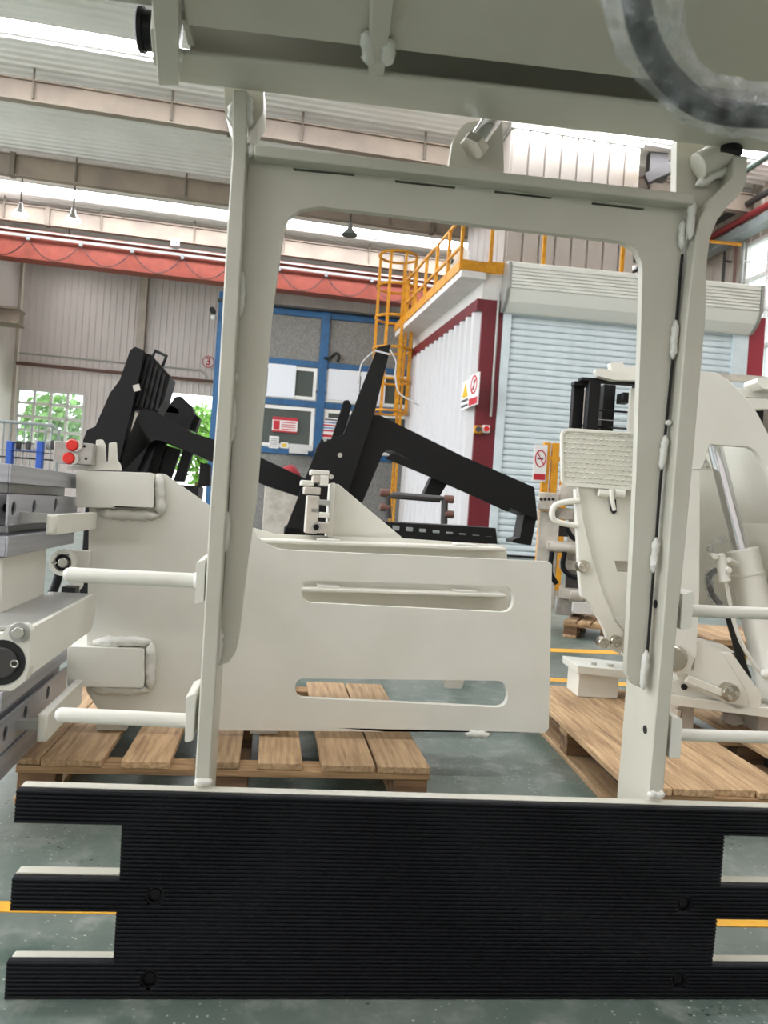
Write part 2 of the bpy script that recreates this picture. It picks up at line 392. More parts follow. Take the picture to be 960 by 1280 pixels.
# right-hand wall of the hall, running away behind the booth
ru = B.loc(Vector((12.1, 20.6, 0))).x
rw = MB(B); va = -44.0
wv1, wzt = B.pu(936, 308, ru); wzb = B.pu(948, 480, ru)[1]; wv0 = wv1 - 5.5
for (a, b_, z0, z1) in ((va, wv0, 0, CEIL), (wv0, wv1, 0, wzb), (wv0, wv1, wzt, CEIL), (wv1, 0, 0, CEIL)):
    ribbed(rw, a, b_, z0, z1, pitch=.5, v=ru, ax='v')
struct(rw.build('wall_right', 'wall_beige', smooth=0))
t = thing('window_2', B, 'white framed window in the beige wall beside the roller shutter', 'window', base=(ru, (wv0 + wv1) / 2, wzb)); struct(t)
mb = MB(B)
for i in range(6): y = wv0 + (wv1 - wv0) * i / 5; mb.box(ru - .08, ru + .08, y - .06, y + .06, wzb, wzt)
for i in range(5): z = wzb + (wzt - wzb) * i / 4; mb.box(ru - .08, ru + .08, wv0, wv1, z - .06, z + .06)
mb.build('window_frame', 'window_frame', t)
for i in range(5):
    for j in range(4):
        y = wv0 + (wv1 - wv0) * i / 5; z = wzb + (wzt - wzb) * j / 4
        MB(B).box(ru - .01, ru + .01, y + .06, y + (wv1 - wv0) / 5 - .06, z + .06, z + (wzt - wzb) / 4 - .06).build('pane', 'glass', t, smooth=0)
# pipes along that wall
def pipe(px, py, r, mt, label, off=.45, name='pipe'):
    v, z = B.pu(px, py, ru - off); tag(MB(B).cyl((ru - off, -18, z), (ru - off, -.3, z), r, n=12).build(name, mt), label, 'pipe')
    return z
pipe(943, 250, .10, 'pipe_dark', 'thick dark grey pipe high on the beige wall above the red pipe')
pipe(943, 266, .11, 'pipe_red', 'dark red pipe running along the beige wall above the steel channel')
pipe(948, 203, .09, 'pipe_green', 'grey green pipe, topmost of the pipes on the beige wall', 1.7)
zy = pipe(948, 217, .07, 'yellow', 'amber yellow gas pipe running along the beige wall', .35)
v_, zc = B.pu(943, 281, ru - .5)
tag(MB(B).box(ru - .62, ru - .38, -18, -.3, zc - .16, zc + .14).box(ru - .72, ru - .3, -18, -.3, zc - .2, zc - .16).build('steel_channel', 'grey_steel', smooth=0), 'grey steel channel under the red pipe on the beige wall', 'beam')
for k, (px, py) in enumerate(((905, 330), (928, 330), (921, 300))):
    v_, z_ = B.pu(px, py, ru - .3)
    tag(MB(B).cyl((ru - .3, v_, z_ - 1.5), (ru - .3, v_, zc - .26), .05, n=8).cyl((ru - .3, v_, z_ + .1), (ru - .02, v_, z_ + .1), .03, n=6).build('drop_pipe', ('pipe_dark', 'galv', 'brown_pipe')[k]),
        ('dark vertical drop pipe on the beige wall', 'shiny galvanised vertical drop pipe on the beige wall', 'brown vertical drop pipe on the beige wall')[k], 'pipe')

# pipes and number sign on the far wall
v0p = -.22
z1 = B.pv(130, 465, v0p)[1]; z2 = B.pv(130, 451, v0p)[1]
tag(MB(B).cyl((uL + .1, v0p - .2, z1), (d1 + 6, v0p - .2, z1), .08, n=10).build('wall_pipe', 'brown_pipe'), 'brown red pipe crossing the far white wall above the window', 'pipe')
ue = B.pv(259, 465, v0p)[0]
tag(MB(B).tube([(uL + .1, v0p + .08, z2), (ue - .3, v0p + .08, z2), (ue, v0p + .08, z2 - .25), (ue, v0p + .08, z2 - .36)], .035, 8).build('conduit', 'galv'), 'thin grey conduit bending down the far white wall beside the doorway', 'pipe')
su, sz = B.pv(260.5, 452.5, -.36); sr = 7.4 / FPX * 35.5
t = thing('number_sign', B, 'round white sign with a red ring and numeral 3', 'sign', base=(su, -.4, sz))
MB(B).cyl((su, -.40, sz), (su, -.30, sz), sr, n=28).build('disc', 'paper', t)
MB(B).prism(circ((su, sz), sr, 28), -.415, -.40, [circ((su, sz), sr * .86, 28)]).build('ring', 'ink_red', t)
def text(s, size, fr, p, mt, parent, name, bold=0):
    c = bpy.data.curves.new(name, 'FONT'); c.body = s; c.size = size; c.align_x = 'CENTER'; c.align_y = 'CENTER'; c.extrude = .002; c.offset = bold
    tmp = bpy.data.objects.new('tmp', c); COL.objects.link(tmp); bpy.context.view_layer.update()
    me = bpy.data.meshes.new_from_object(tmp.evaluated_get(bpy.context.evaluated_depsgraph_get())); bpy.data.objects.remove(tmp)
    b_ = MB(fr); b_.add([(p[0] + q.co.x, p[1] - q.co.z, p[2] + q.co.y) for q in me.vertices], [list(f.vertices) for f in me.polygons])
    return b_.build(name, mt, parent, smooth=0)
text('3', sr * 1.75, B, (su, -.41, sz), 'ink_red', t, 'numeral', .012)

# overhead crane girder with its festoon cable
GD = B.loc(at(0, 300, 30.0)).y
zt_, zb_ = B.pv(0, 283, GD)[1], B.pv(0, 318, GD)[1]
ug0 = uL - .5; ug1 = B.pv(556, 360, GD)[0]
t = thing('crane_girder', B, 'orange red overhead crane girder under the roof', 'crane', base=((ug0 + ug1) / 2, GD, zb_))
MB(B).box(ug0, ug1, GD, GD + .5, zb_, zt_ - .12).build('web', 'orange', t, smooth=0)
MB(B).box(ug0, ug1, GD - .1, GD + .6, zt_ - .12, zt_).box(ug0, ug1, GD - .1, GD + .6, zb_ - .06, zb_).build('flange', 'orange', t, smooth=0)
MB(B).box(ug0, ug1, GD - .16, GD - .1, zt_ - .32, zt_ - .22).box(ug0, ug1, GD - .16, GD - .1, zt_ - .1, zt_ - .04).build('conductor_rail', 'galv', t, smooth=0)
pts = []; x = ug0; k = 0
while x < ug1 - .2:
    for j in range(8): s_ = j / 8; pts.append((x + 1.95 * s_, GD - .22, zt_ - .4 - .75 * (1 - (2 * s_ - 1) ** 2)))
    x += 1.95
MB(B).tube(pts, .02, 6).build('festoon_cable', 'black', t)
for k in range(int((ug1 - ug0) / 1.95)): x = ug0 + 1.95 * k; MB(B).box(x - .06, x + .06, GD - .27, GD - .16, zt_ - .46, zt_ - .3).build('cable_trolley', 'grey_steel', t, smooth=0)
bu, bz = B.pv(219, 303, GD - .3)
MB(B).box(bu - .16, bu + .16, GD - .3, GD - .15, bz - .13, bz + .13).build('capacity_plate', 'paper', t, smooth=0)
for s in (-.06, .06): MB(B).box(bu + s - .03, bu + s + .03, GD - .31, GD - .3, bz - .06, bz + .06).build('plate_mark', 'ink_dark', t, smooth=0)

# high-bay lamps
def lamp(px, py, d, lit, label):
    P = B.loc(at(px, py, d)); x, y, z = P; r = 10 / FPX * d
    t = thing('high_bay_lamp', B, label, 'lamp', 'high bay lamps under the roof', base=(x, y, z))
    MB(B).lathe((x, y, z), (0, 0, 1), [(0, r), (.04, r * 1.02), (.12, r * .7), (.24, r * .32), (.42, r * .25), (.45, .03)]).build('shade', 'galv' if lit else 'grey_steel', t)
    MB(B).cyl((x, y, z - .02), (x, y, z + .01), r * .92).build('lens', 'lamp_glow' if lit else 'glass_dark', t)
    MB(B).cyl((x, y, z + .44), (x, y, CEIL - .075), .025, n=6).build('rod', 'pipe_dark', t)
lamp(25, 269, 27.5, 1, 'lit high bay lamp near the corner of the far wall')
lamp(91, 276, 27.5, 1, 'lit high bay lamp above the orange crane girder')
lamp(437, 294, 27.5, 0, 'unlit dark high bay lamp beside the caged ladder')
lamp(84, 326, 33.0, 1, 'lit high bay lamp behind the orange crane girder')

# outside: lawn strip and trees
tag(MB(B).box(-30, 40, 1.5, 30, -.3, -.05).build('lawn', 'lawn', smooth=0), 'bright green lawn outside the far doorway', 'lawn')['kind'] = 'stuff'
bpy.data.objects['lawn'].pop('category', None)
lv = MB()
for i in range(1500):
    d = Vector((random.gauss(0, 1), random.gauss(0, 1), random.gauss(0, 1))).normalized() * (random.random() ** .4)
    c = Vector((d.x * 2, d.y * 2, d.z * 2.4 + 4.2)); e = Vector((random.gauss(0, 1), random.gauss(0, 1), random.gauss(0, 1))).normalized(); f = e.orthogonal().normalized(); g = e.cross(f)
    s = random.uniform(.12, .3); lv.add([c - f * s, c + g * s * .6, c + f * s, c - g * s * .6], [(0, 1, 2, 3)])
spots = [B.w((B.pv(px, 560, 0)[0] + dx, 9 + dx, 0)) for px, dx in ((5, 0), (92, 1), (235, 0), (330, 1))] + [B.w((ru + 6, wv1 - k * 6, 0)) for k in range(2)]
lf = None
LB = ('leafy green tree outside the far grid window', 'leafy green tree outside the far doorway', 'leafy green tree outside the window beside the roller shutter')
for i, P in enumerate(spots):
    t = bpy.data.objects.new('tree', None); COL.objects.link(t); t.location = P; t.rotation_euler = (0, 0, i * 1.3); t.scale = (1.0 + .05 * (i % 2),) * 3
    bpy.context.view_layer.update(); k = 0 if i < 2 else (1 if i < 4 else 2); tag(t, LB[k], 'tree', ('trees behind the far window', 'trees behind the doorway', 'trees behind the right window')[k])
    if lf is None:
        F0 = Fr((0, 0, 0)); lf = lv.build('foliage', 'leaf', None, smooth=0); lf.parent = t
        tr = MB().tube([(0, 0, 0), (.05, 0, 2), (0, .1, 4)], lambda s, p: .16 * (1 - .6 * s), 8).build('tree_trunk', 'trunk'); tr.parent = t
    else:
        for q in (lf, tr): dup(q, t, (0, 0, 0))

# ================================================================== the booth with its roller shutter
KO = at(586, 640, 20.0).xy.to_3d()
K = Fr(KO, 5.0); K2 = Fr(KO, 12.3)        # front and left side
t = thing('spray_booth', K, 'white walled spray booth with dark red corner columns', 'booth')
zr = K.pv(606, 374, 0)[1]                  # top of the red frame
uc1 = K.pv(630, 380, 0)[0]                 # right edge of the corner column
us1 = K.pv(918, 402, -.02)[0]              # right edge of the shutter opening
ur1 = K.pv(952, 402, 0)[0]
MB(K).box(0, uc1, 0, .45, 0, zr).build('column', 'red_paint', t, .01)
MB(K).box(us1 + .45, ur1 + .12, 0, .45, 0, zr + .2).build('column', 'red_door', t, .01)
zh = K.pv(580, 340, 0)[1]                  # platform level
MB(K).box(.02, ur1, .1, 5.6, zr, zh).build('upper_wall', 'booth_white', t)
LW = 7.4
mb = MB(K2); prof = []; n = 14; p = (LW - .1) / n
for i in range(n):
    a = .12 + i * p; prof += [(a, .0), (a + .12, -.17), (a + p * .45, -.19), (a + p * .62, .0)]
for i in range(len(prof) - 1):
    (a, b_), (c, d_) = prof[i], prof[i + 1]; o = .02
    mb.add([(b_ + .02, a, 0), (d_ + .02, c, 0), (d_ + .02, c, zr - .3), (b_ + .02, a, zr - .3)], [(0, 1, 2, 3)])
mb.box(.04, .1, .1, LW, 0, zr - .3).build('side_curtain', 'strip_white', t, smooth=0)
MB(K2).box(-.16, .12, 0, LW, zr - .3, zr).build('top_rail', 'red_paint', t)
MB(K2).box(.0, .1, .1, LW, zr, zh).build('side_panel', 'booth_white', t)
# platform projecting from the left side
ov = .68
MB(K2).box(-ov, 0, -.1, LW, zh - .18, zh).build('platform', 'booth_white', t, .01)
MB(K2).box(.0, .12, LW - .1, LW, 0, zr).build('end_post', 'booth_white', t)
# kick plate along the front
MB(K).box(.02, us1 * .98, -.12, -.06, zh, zh + .3).build('front_kick_plate', 'yellow', t)
MB(K2).box(-ov - .04, -ov, -.1, LW, zh, zh + .26).build('side_kick_plate', 'yellow', t)
MB(K2).box(-ov, .1, -.14, -.1, zh, zh + .26).build('end_kick_plate', 'yellow', t)
# white deck on top
MB(K).box(0, ur1, .02, 5.6, zh, zh + .02).build('deck', 'booth_white', t)

# plenum on the roof
pu0, pzt = K.pv(642, 160, 1.6); pu1 = K.pv(808, 170, 1.6)[0]
t2 = thing('exhaust_plenum', K, 'stained off white panelled exhaust box on the booth roof', 'duct', base=((pu0 + pu1) / 2, 1.6, zh + .02))
KP = Fr(K.w((pu0, 1.6, 0)), 9.5)
Wd = pu1 - pu0
MB(KP).box(0, Wd, .03, 4.3, zh + .021, pzt).build('box', 'plenum', t2)
MB(KP).box(-.06, Wd + .06, -.05, 4.35, pzt, pzt + .12).build('cap', 'galv', t2)
nP = 8; e0 = None
for i in range(nP):
    a = Wd / nP
    e = MB(KP).box(i * a + .03, (i + 1) * a - .03, -.03, .03, zh + .03, pzt - .02).build('panel', 'plenum', t2, .01)
for i in range(6):
    MB(KP).box(-.03, .0, .05 + i * .7, .05 + i * .7 + .66, zh + .03, pzt - .02).build('side_panel', 'plenum', t2, .01)
# beam beside it, at the wall
tag(MB(K).bar((pu1 + .4, 2.4, K.pv(815, 200, 2.4)[1] - .6), (pu1 + 1.8, 2.0, K.pv(835, 215, 2.4)[1] + .4), .25, .3).box(pu1 + .45, pu1 + 1.0, 2.3, 2.6, K.pv(822, 225, 2.4)[1], K.pv(822, 192, 2.4)[1]).build('roof_bracket', 'pipe_dark', smooth=0), 'dark steel bracket beside the exhaust box', 'bracket')

# roller shutter
t = thing('roller_shutter', K, 'pale blue white roller shutter with cream housing on the booth front', 'shutter', base=((uc1 + us1) / 2, 0, 0))
zs = K.pv(780, 395, -.1)[1] + .1; NS = 40; hS = zs / NS
q = [(0, 0), (-.035, .12), (-.045, .45), (-.035, .8), (0, .94), (.01, 1.0)]
mb = MB(K); a0, a1 = uc1 + .22, us1
vs = [(x, y + .06, z * hS) for x in (a0, a1) for y, z in q] + [(x, .12, z) for x in (a0, a1) for z in (0, hS)]
mb.add(vs, [[i, i + 1, i + 7, i + 6] for i in range(5)] + [[12, 14, 15, 13], [0, 12, 13, 5, 4, 3, 2, 1], [6, 7, 8, 9, 10, 11, 15, 14]])
s0 = mb.build('slat', 'shutter', t, smooth=50)
for i in range(1, NS): dup(s0, t, (0, 0, i * hS))
MB(K).box(a0 - .22, a0, -.06, .12, 0, zs).build('guide_rail', 'shutter', t, .01)
MB(K).box(a1, a1 + .42, -.06, .12, 0, zs).build('guide_rail', 'shutter', t, .01)
MB(K).box(a0, a1, -.02, .1, 0, .06).build('bottom_bar', 'black', t)
h0, hzb = K.pv(636, 380, -.6); _, hzt = K.pv(642, 326, -.6); h1 = K.pv(952, 352, -.6)[0]
hs = [(-.6, hzt), (0, hzt + .05), (0, hzb - .1), (-.2, hzb - .1), (-.45, hzb + .12), (-.6, hzb + .4)]
MB(K).prism(rnd(hs, .08, 3), h0, h1, ax='x').build('housing', 'housing', t)
nr = 7
for i in range(nr):
    z = hzb + .42 + (hzt - hzb - .5) * i / nr
    MB(K).box(h0 + .02, h1 - .02, -.645, -.6, z, z + (hzt - hzb - .5) / nr * .8).build('housing_slat', 'housing', t, .012)
hs2 = [(y * 1.06 - .01, z) for y, z in hs]
MB(K).prism(rnd(hs2, .1, 3), h0 - .08, h0, ax='x').build('end_cap', 'galv', t)
MB(K).prism(rnd(hs2, .1, 3), h1, h1 + .08, ax='x').build('end_cap', 'galv', t)

# conduit and switches on the red column
kz = lambda px, py, v=-.06: K.pv(px, py, v)
c0 = kz(625, 366); c1 = kz(607, 520)
tag(MB(K).cyl((c0[0] - .02, -.05, c0[1]), (c0[0] - .02, -.05, c1[1]), .035, n=8).build('switch_conduit', 'galv'), 'grey conduit running down the red booth column', 'pipe')
def switch(px, py, mt, knob, label):
    u, z = kz(px, py); s = .1
    t = thing('switch_box', K, label, 'switch', base=(u, -.0, z))
    MB(K).box(u - s, u + s, -.14, -.001, z - s, z + s).build('box', mt, t, .02)
    MB(K).cyl((u, -.2, z), (u, -.14, z), .07, n=14).build('button', knob, t)
switch(597, 537, 'yellow', 'ink_dark', 'orange switch box with dark button on the red column')
switch(607, 536.5, 'paper', 'red_plug', 'white switch box with red button on the red column')

# wall signs on the side curtain
def sign(pxs, fr, u, kind, label):
    t = None; Q = fr.tu(pxs, u); y0, z0 = min(q[0] for q in Q), min(q[1] for q in Q); y1, z1 = max(q[0] for q in Q), max(q[1] for q in Q)
    t = thing('warning_sign', fr, label, 'sign', base=(u, (y0 + y1) / 2, z0))
    MB(fr).box(u, u + .03, y0, y1, z0, z1).build('board', 'paper', t, smooth=0)
    c = ((y0 + y1) / 2, z0 + (z1 - z0) * .66); r = min((y1 - y0) * .42, (z1 - z0) * .3)
    if kind == 'no':
        MB(fr).prism(circ(c, r), u - .01, u, [circ(c, r * .8)], ax='x').build('ring', 'ink_red', t, smooth=0)
        MB(fr).bar((u - .005, c[0] - r * .6, c[1] + r * .6), (u - .005, c[0] + r * .6, c[1] - r * .6), .01, r * .18).build('slash', 'ink_red', t, smooth=0)
        MB(fr).prism([(c[0] - r * .15, c[1] - r * .55), (c[0] + r * .15, c[1] - r * .55), (c[0] + r * .15, c[1] + r * .5), (c[0] - r * .15, c[1] + r * .5)], u - .006, u, ax='x').build('pictogram', 'ink_dark', t, smooth=0)
        MB(fr).box(u - .01, u, y0 + .03, y1 - .03, z0 + .03, z0 + (z1 - z0) * .25).build('caption', 'ink_red', t, smooth=0)
    else:
        MB(fr).prism([(c[0] - r, c[1] - r * .8), (c[0] + r, c[1] - r * .8), (c[0], c[1] + r)], u - .01, u, ax='x').build('triangle', 'ink_yellow', t, smooth=0)
        for k in range(2): MB(fr).box(u - .01, u, y0 + .05, y1 - .05, z0 + .06 + k * .14, z0 + .12 + k * .14).build('text_line', 'ink_dark', t, smooth=0)
    return t
sign([(588, 470), (596.5, 505)], K2, -.26, 'no', 'white prohibition sign with a red ring on the booth side')
sign([(578, 478), (585, 510)], K2, -.26, 'tri', 'white warning sign with a yellow triangle on the booth side')

# guard rail round the platform and caged ladder
zR = zh + 1.45
t = thing('guard_rail', K2, 'amber yellow guard rail on the booth platform', 'railing', base=(-ov, LW / 2, zh))
po = MB(K2).box(-ov - .05, -ov + .03, -.08, .0, zh + .01, zR).build('post', 'yellow', t)
for k in range(1, 6): dup(po, t, Matrix.Rotation(0, 3, 'Z') @ Vector((0, k * (LW - 1.5) / 5, 0)))
for z in (zR - .04, zh + .62): MB(K2).box(-ov - .05, -ov + .02, -.1, LW - 1.4, z - .03, z + .03).build('rail', 'yellow', t)
t = thing('guard_rail', K, 'amber yellow guard rail along the front edge of the booth roof', 'railing', base=(us1 / 2, -.1, zh))
u1_ = K.pv(681, 300, -.1)[0]; u2_ = K.pv(779, 310, -.1)[0]
for x in (.1, u1_, u2_, u2_ + (u2_ - u1_)): MB(K).box(x - .045, x + .045, -.13, -.05, zh, zR).build('post', 'yellow', t)
for z in (zR - .04,): MB(K).box(.05, us1, -.12, -.06, z - .03, z + .03).build('rail', 'yellow', t)

Lv = LW - .6; cu, cv = -ov - .02, Lv; R_ = .66
zc0 = K2.pv(490, 516, Lv)[1]; zc1 = K2.pv(490, 320, Lv)[1]
# ladder stands at the platform's end; its cage bulges outwards
lc = K2.loc(at(484, 510, K2.w((0, Lv, 0)).y)); cu = lc.x
t = thing('caged_ladder', K2, 'amber yellow ladder with a safety cage beside the booth', 'ladder', base=(cu, cv, 0))
nH = 6
for i in range(nH):
    z = zc0 + (zc1 - zc0) * i / (nH - 1)
    MB(K2).tube([(cu + R_ * math.sin(a), cv - R_ * math.cos(a), z) for a in [2*PI*k/24 for k in range(24)]], .045, 6, closed=True).build('hoop', 'yellow', t)
for k in range(8):
    a = 2*PI*k/8 + .2
    MB(K2).bar((cu + R_ * math.sin(a), cv - R_ * math.cos(a), zc0 - .03), (cu + R_ * math.sin(a), cv - R_ * math.cos(a), zc1), .09, .04).build('cage_bar', 'yellow', t)
for s in (-.25, .25): MB(K2).bar((cu + .38, cv + s, 0), (cu + .38, cv + s, zR + .5), .07, .07).build('stile', 'yellow', t)
for k in range(24): MB(K2).cyl((cu + .38, cv - .25, .3 + k * .3), (cu + .38, cv + .25, .3 + k * .3), .025, n=6).build('rung', 'yellow', t)

# machinery standing on the booth roof behind the rail
t = thing('valve_stand', K2, 'cream tank with dark valves on the booth platform', 'tank', base=(-.3, 1.4, zh))
MB(K2).lathe((-.3, 1.4, zh + .02), (0, 0, 1), [(0, .2), (.05, .24), (1.0, .24), (1.12, .1), (1.2, .05)]).build('tank', 'housing', t)
for k in range(3): MB(K2).cyl((-.56, 1.2 + .15 * k, zh + .35 + .32 * k), (-.36, 1.2 + .15 * k, zh + .35 + .32 * k), .08, n=10).build('valve', 'pipe_green' if k == 1 else 'pipe_dark', t)

# ================================================================== blue glazed partition
O = Fr(at(394, 600, 28.8).xy.to_3d(), 7.0)
t = thing('glazed_partition', O, 'tall blue framed partition with granite panels and windows', 'partition')
def oz(px, py): return O.pv(px, py, 0)
xL = oz(267, 560)[0]; xM = 0.0; xR = xM + (xM - xL) * 1.02; zT = oz(394, 394)[1]
hz = [oz(394, y)[1] for y in (394, 452, 506, 567, 612)]
z_lv = [zT, oz(394, 456)[1], oz(394, 506)[1], oz(394, 567)[1], 0.0]
def fb(x0, x1, y0, y1, z0, z1, nm='frame_bar', mt='blue'): return MB(O).box(x0, x1, y0, y1, z0, z1).build(nm, mt, t, .01)
for x in (xL, xM, xR): fb(x - .16, x + .16, -.16, .16, 0, zT + .12 if x != xL else zT + .5, 'post')
for z in z_lv[:4]: fb(xL, xR, -.1, .1, z - .11, z + .11)
for a, b_ in ((xL, xM), (xM, xR)):
    fb(a + .16, b_ - .16, -.03, .03, z_lv[1] + .11, z_lv[0] - .11, 'granite_panel', 'granite')
    for (zt1, zb1) in ((z_lv[1], z_lv[2]), (z_lv[2], z_lv[3])):
        w = MB(O); x0, x1, y0, y1 = a + .2, b_ - .2, zb1 + .15, zt1 - .15
        w.prism([(x0, y0), (x1, y0), (x1, y1), (x0, y1)], -.06, .04, [[(x0 + .12, y0 + .12), (x1 - .12, y0 + .12), (x1 - .12, y1 - .12), (x0 + .12, y1 - .12)]]).build('window_frame', 'window_frame', t)
        fb(x0 + .12, x1 - .12, -.01, .01, y0 + .12, y1 - .12, 'pane', 'glass_dark')
    fb(a + .16, b_ - .16, -.03, .03, 0, z_lv[3] - .11, 'granite_panel', 'granite')
for (px0, px1, py0, py1) in ((336, 368, 451, 498), (411, 448, 457, 503), (452, 480, 460, 506)):
    x0, zz1 = oz(px0, py0); x1, zz0 = oz(px1, py1); fb(x0, x1, -.09, -.065, zz0, zz1, 'white_board', 'white_panel')
fb(xL - .2, xR, -.3, .6, zT + .12, zT + .2, 'canopy', 'pipe_dark')
fb(xL, xR, .5, 5, 0, zT - .1, 'back_room', 'granite') if False else None
# posters on the panes
def poster(px0, py0, px1, py1, kind, label):
    x0, z1 = oz(px0, py0); x1, z0 = oz(px1, py1); y = -.13
    t = thing('poster', O, label, 'poster', base=((x0 + x1) / 2, y, z0))
    MB(O).box(x0, x1, y, y + .02, z0, z1).build('sheet', 'paper', t, smooth=0); W = x1 - x0; H = z1 - z0
    def bar_(a, b_, c, d_, mt, nm='print'): MB(O).box(x0 + W * a, x0 + W * b_, y - .008, y, z0 + H * c, z0 + H * d_).build(nm, mt, t, smooth=0)
    if kind == 0:
        bar_(0, 1, .8, 1, 'ink_red', 'header'); bar_(0, 1, 0, .1, 'ink_red', 'footer')
        bar_(.05, .3, .15, .75, 'ink_red', 'table')
        for k in range(4): bar_(.36, .94, .18 + k * .15, .24 + k * .15, 'ink_red', 'text_line')
    elif kind == 1:
        bar_(.15, .85, .88, .95, 'ink_dark', 'header')
        for k in range(4): bar_(.05, .95, .35 + k * .13, .42 + k * .13, 'ink_blue' if k % 2 else 'ink_red', 'text_line')
        bar_(.05, .6, .08, .2, 'ink_red', 'caption')
    elif kind == 2:
        bar_(.2, .8, .2, .8, 'ink_yellow', 'picture')
    else:
        for k in range(5): bar_(.15, .85, .15 + k * .15, .2 + k * .15, 'ink_dark', 'text_line')
poster(341, 521, 371, 542, 0, 'red and white printed notice on the blue partition window')
poster(402, 522, 424, 550, 1, 'white notice with coloured lines on the blue partition window')
poster(337, 545, 348, 561, 3, 'small white paper beside the yellow note on the partition')
poster(351, 553, 360, 561, 2, 'small yellow note on the partition window')
ub, zb = O.pv(375, 560, -.3)
tag(MB(O).box(ub - .4, ub + .3, -.5, -.2, zb - .22, zb + .12).box(ub + .1, ub + .45, -.55, -.5, zb - .1, zb + .1).build('phone_panel', 'box_grey', smooth=0), 'pale grey control box on the blue partition post', 'box')
cu_, cz_ = O.pv(268, 390, -.2)
t = thing('camera', O, 'small dark security camera on the blue post', 'camera', base=(cu_, -.2, cz_))
MB(O).cyl((cu_ - .05, -.5, cz_), (cu_ - .05, -.16, cz_), .11, n=12).build('housing', 'black_paint', t); MB(O).ball((cu_, -.3, cz_ - .22), .1).build('dome', 'box_grey', t)
# cable loop on the partition
q0 = [O.p3(x, y, -.2) for x, y in ((405, 447), (412, 448), (420, 442), (424, 445), (422, 453))]
tag(MB(O).tube(q0, .05, 6, smooth=4).build('cable_loop', 'black'), 'short black cable looping out of the granite panel', 'cable')

# floor marking lines
def fline(p, q, w, label):
    a = floor_at(*p); b_ = floor_at(*q); d = (b_ - a).normalized(); a = a - d * 3.0; b_ = b_ + d * 3.0; n = Vector((-d.y, d.x, 0)) * w / 2
    o = MB().add([a - n, b_ - n, b_ + n, a + n] + [x + Vector((0, 0, .002)) for x in (a - n, b_ - n, b_ + n, a + n)], [(3, 2, 1, 0), (4, 5, 6, 7), (0, 1, 5, 4), (1, 2, 6, 5), (2, 3, 7, 6), (3, 0, 4, 7)]).build('floor_line', 'yellow_line', smooth=0)
    tag(o, label, 'marking')
fline((20, 1134), (935, 1153), .045, 'yellow floor line passing behind the ribbed black pad')
fline((695, 813), (750, 815), .15, 'yellow floor line running beyond the two front pallets')
fline((695, 850), (725, 852), .11, 'yellow floor line just behind the pallet under the hydraulic arm')

# ================================================================== front clamp: ribbed pad, uprights, hood frame
F = Fr(floor_at(480, 1250), 6.1)
t = thing('bale_clamp', F, 'cream welded clamp frame on a notched black ribbed pad', 'clamp')
FT = t
PAD = [(20, 990), (1036, 1012), (1034, 1050), (906, 1047), (901, 1106), (1030, 1110), (1028, 1151), (897, 1149), (890, 1207), (1024, 1211), (1022, 1251), (5, 1249), (8, 1204), (141, 1207), (145, 1140), (12, 1140), (15, 1096), (149, 1098), (152, 1031), (17, 1029)]
po = F.tv(PAD, 0); zmin = min(p[1] for p in po); po = [(x, max(0.0, z)) for x, z in po]
for i in range(0, 20, 2): zz = (po[i][1] + po[i + 1][1]) / 2; po[i] = (po[i][0], zz); po[i + 1] = (po[i + 1][0], zz)
HOLES = [(193, 1121), (186, 1226), (857, 1131), (850, 1227)]
hc = [F.pv(x, y, 0) for x, y in HOLES]; hr = 11 / FPX * 1.52
MB(F).prism(rnd(po, .005, 3),   .017, .043, [circ(c, hr * .8, 18) for c in hc]).build('pad_plate', 'cream_frame', t, .002)
# ribbed rubber face: one ridge per strip, cut where the outline and the holes cut it
def spans(z):
    xs = []
    for i in range(len(po)):
        (x0, z0), (x1, z1) = po[i], po[(i + 1) % len(po)]
        if (z0 <= z) != (z1 <= z): xs.append(x0 + (x1 - x0) * (z - z0) / (z1 - z0))
    xs.sort(); out = [(xs[i], xs[i+1]) for i in range(0, len(xs) - 1, 2)]
    for c in hc:
        if abs(z - c[1]) < hr:
            h = math.sqrt(hr ** 2 - (z - c[1]) ** 2); o2 = []
            for a, b_ in out:
                if a < c[0] - h < b_: o2 += [(a, c[0] - h), (c[0] + h, b_)]
                else: o2.append((a, b_))
            out = o2
    return out
zs_ = [p[1] for p in po]; z = 0.0; zt = max(zs_); PITCH = .0078; rb = MB(F); k = 0
while z < zt - .001:
    for a, b_ in spans(z + PITCH / 2):
        if b_ - a < .004: continue
        q = [(.004, z), (.0012, z + .0010), (0, z + .0022), (0, z + .0050), (.0012, z + .0062), (.004, z + .0072), (.004, z + PITCH), (.017, z + PITCH), (.017, z)]
        m_ = len(q); vs = [(x, y, zz) for x in (a, b_) for y, zz in q]
        rb.add(vs, [[i, (i + 1) % m_, (i + 1) % m_ + m_, i + m_] for i in range(m_)] + [list(range(m_)), list(range(m_, 2 * m_))])
    z += PITCH
rb.build('ribbed_rubber', 'rubber', t, smooth=0)
for c in hc:
    b_ = MB(F).lathe((c[0], .016, c[1]), (0, -1, 0), [(0, hr * .98), (.010, hr * .98), (.010, hr * .84), (.001, hr * .82)], 20).build('bolt_recess', 'black', t)
    MB(F).cyl((c[0], .020, c[1]), (c[0], .010, c[1]), hr * .62, n=6).build('bolt_head', 'black_paint', b_, .001)

T = Fr(F.w((0, .06, 0)), 6.1, 3.6)        # the uprights lean a little towards the viewer
tv = lambda pts, v=0: T.tv(pts, v)
DP = .13
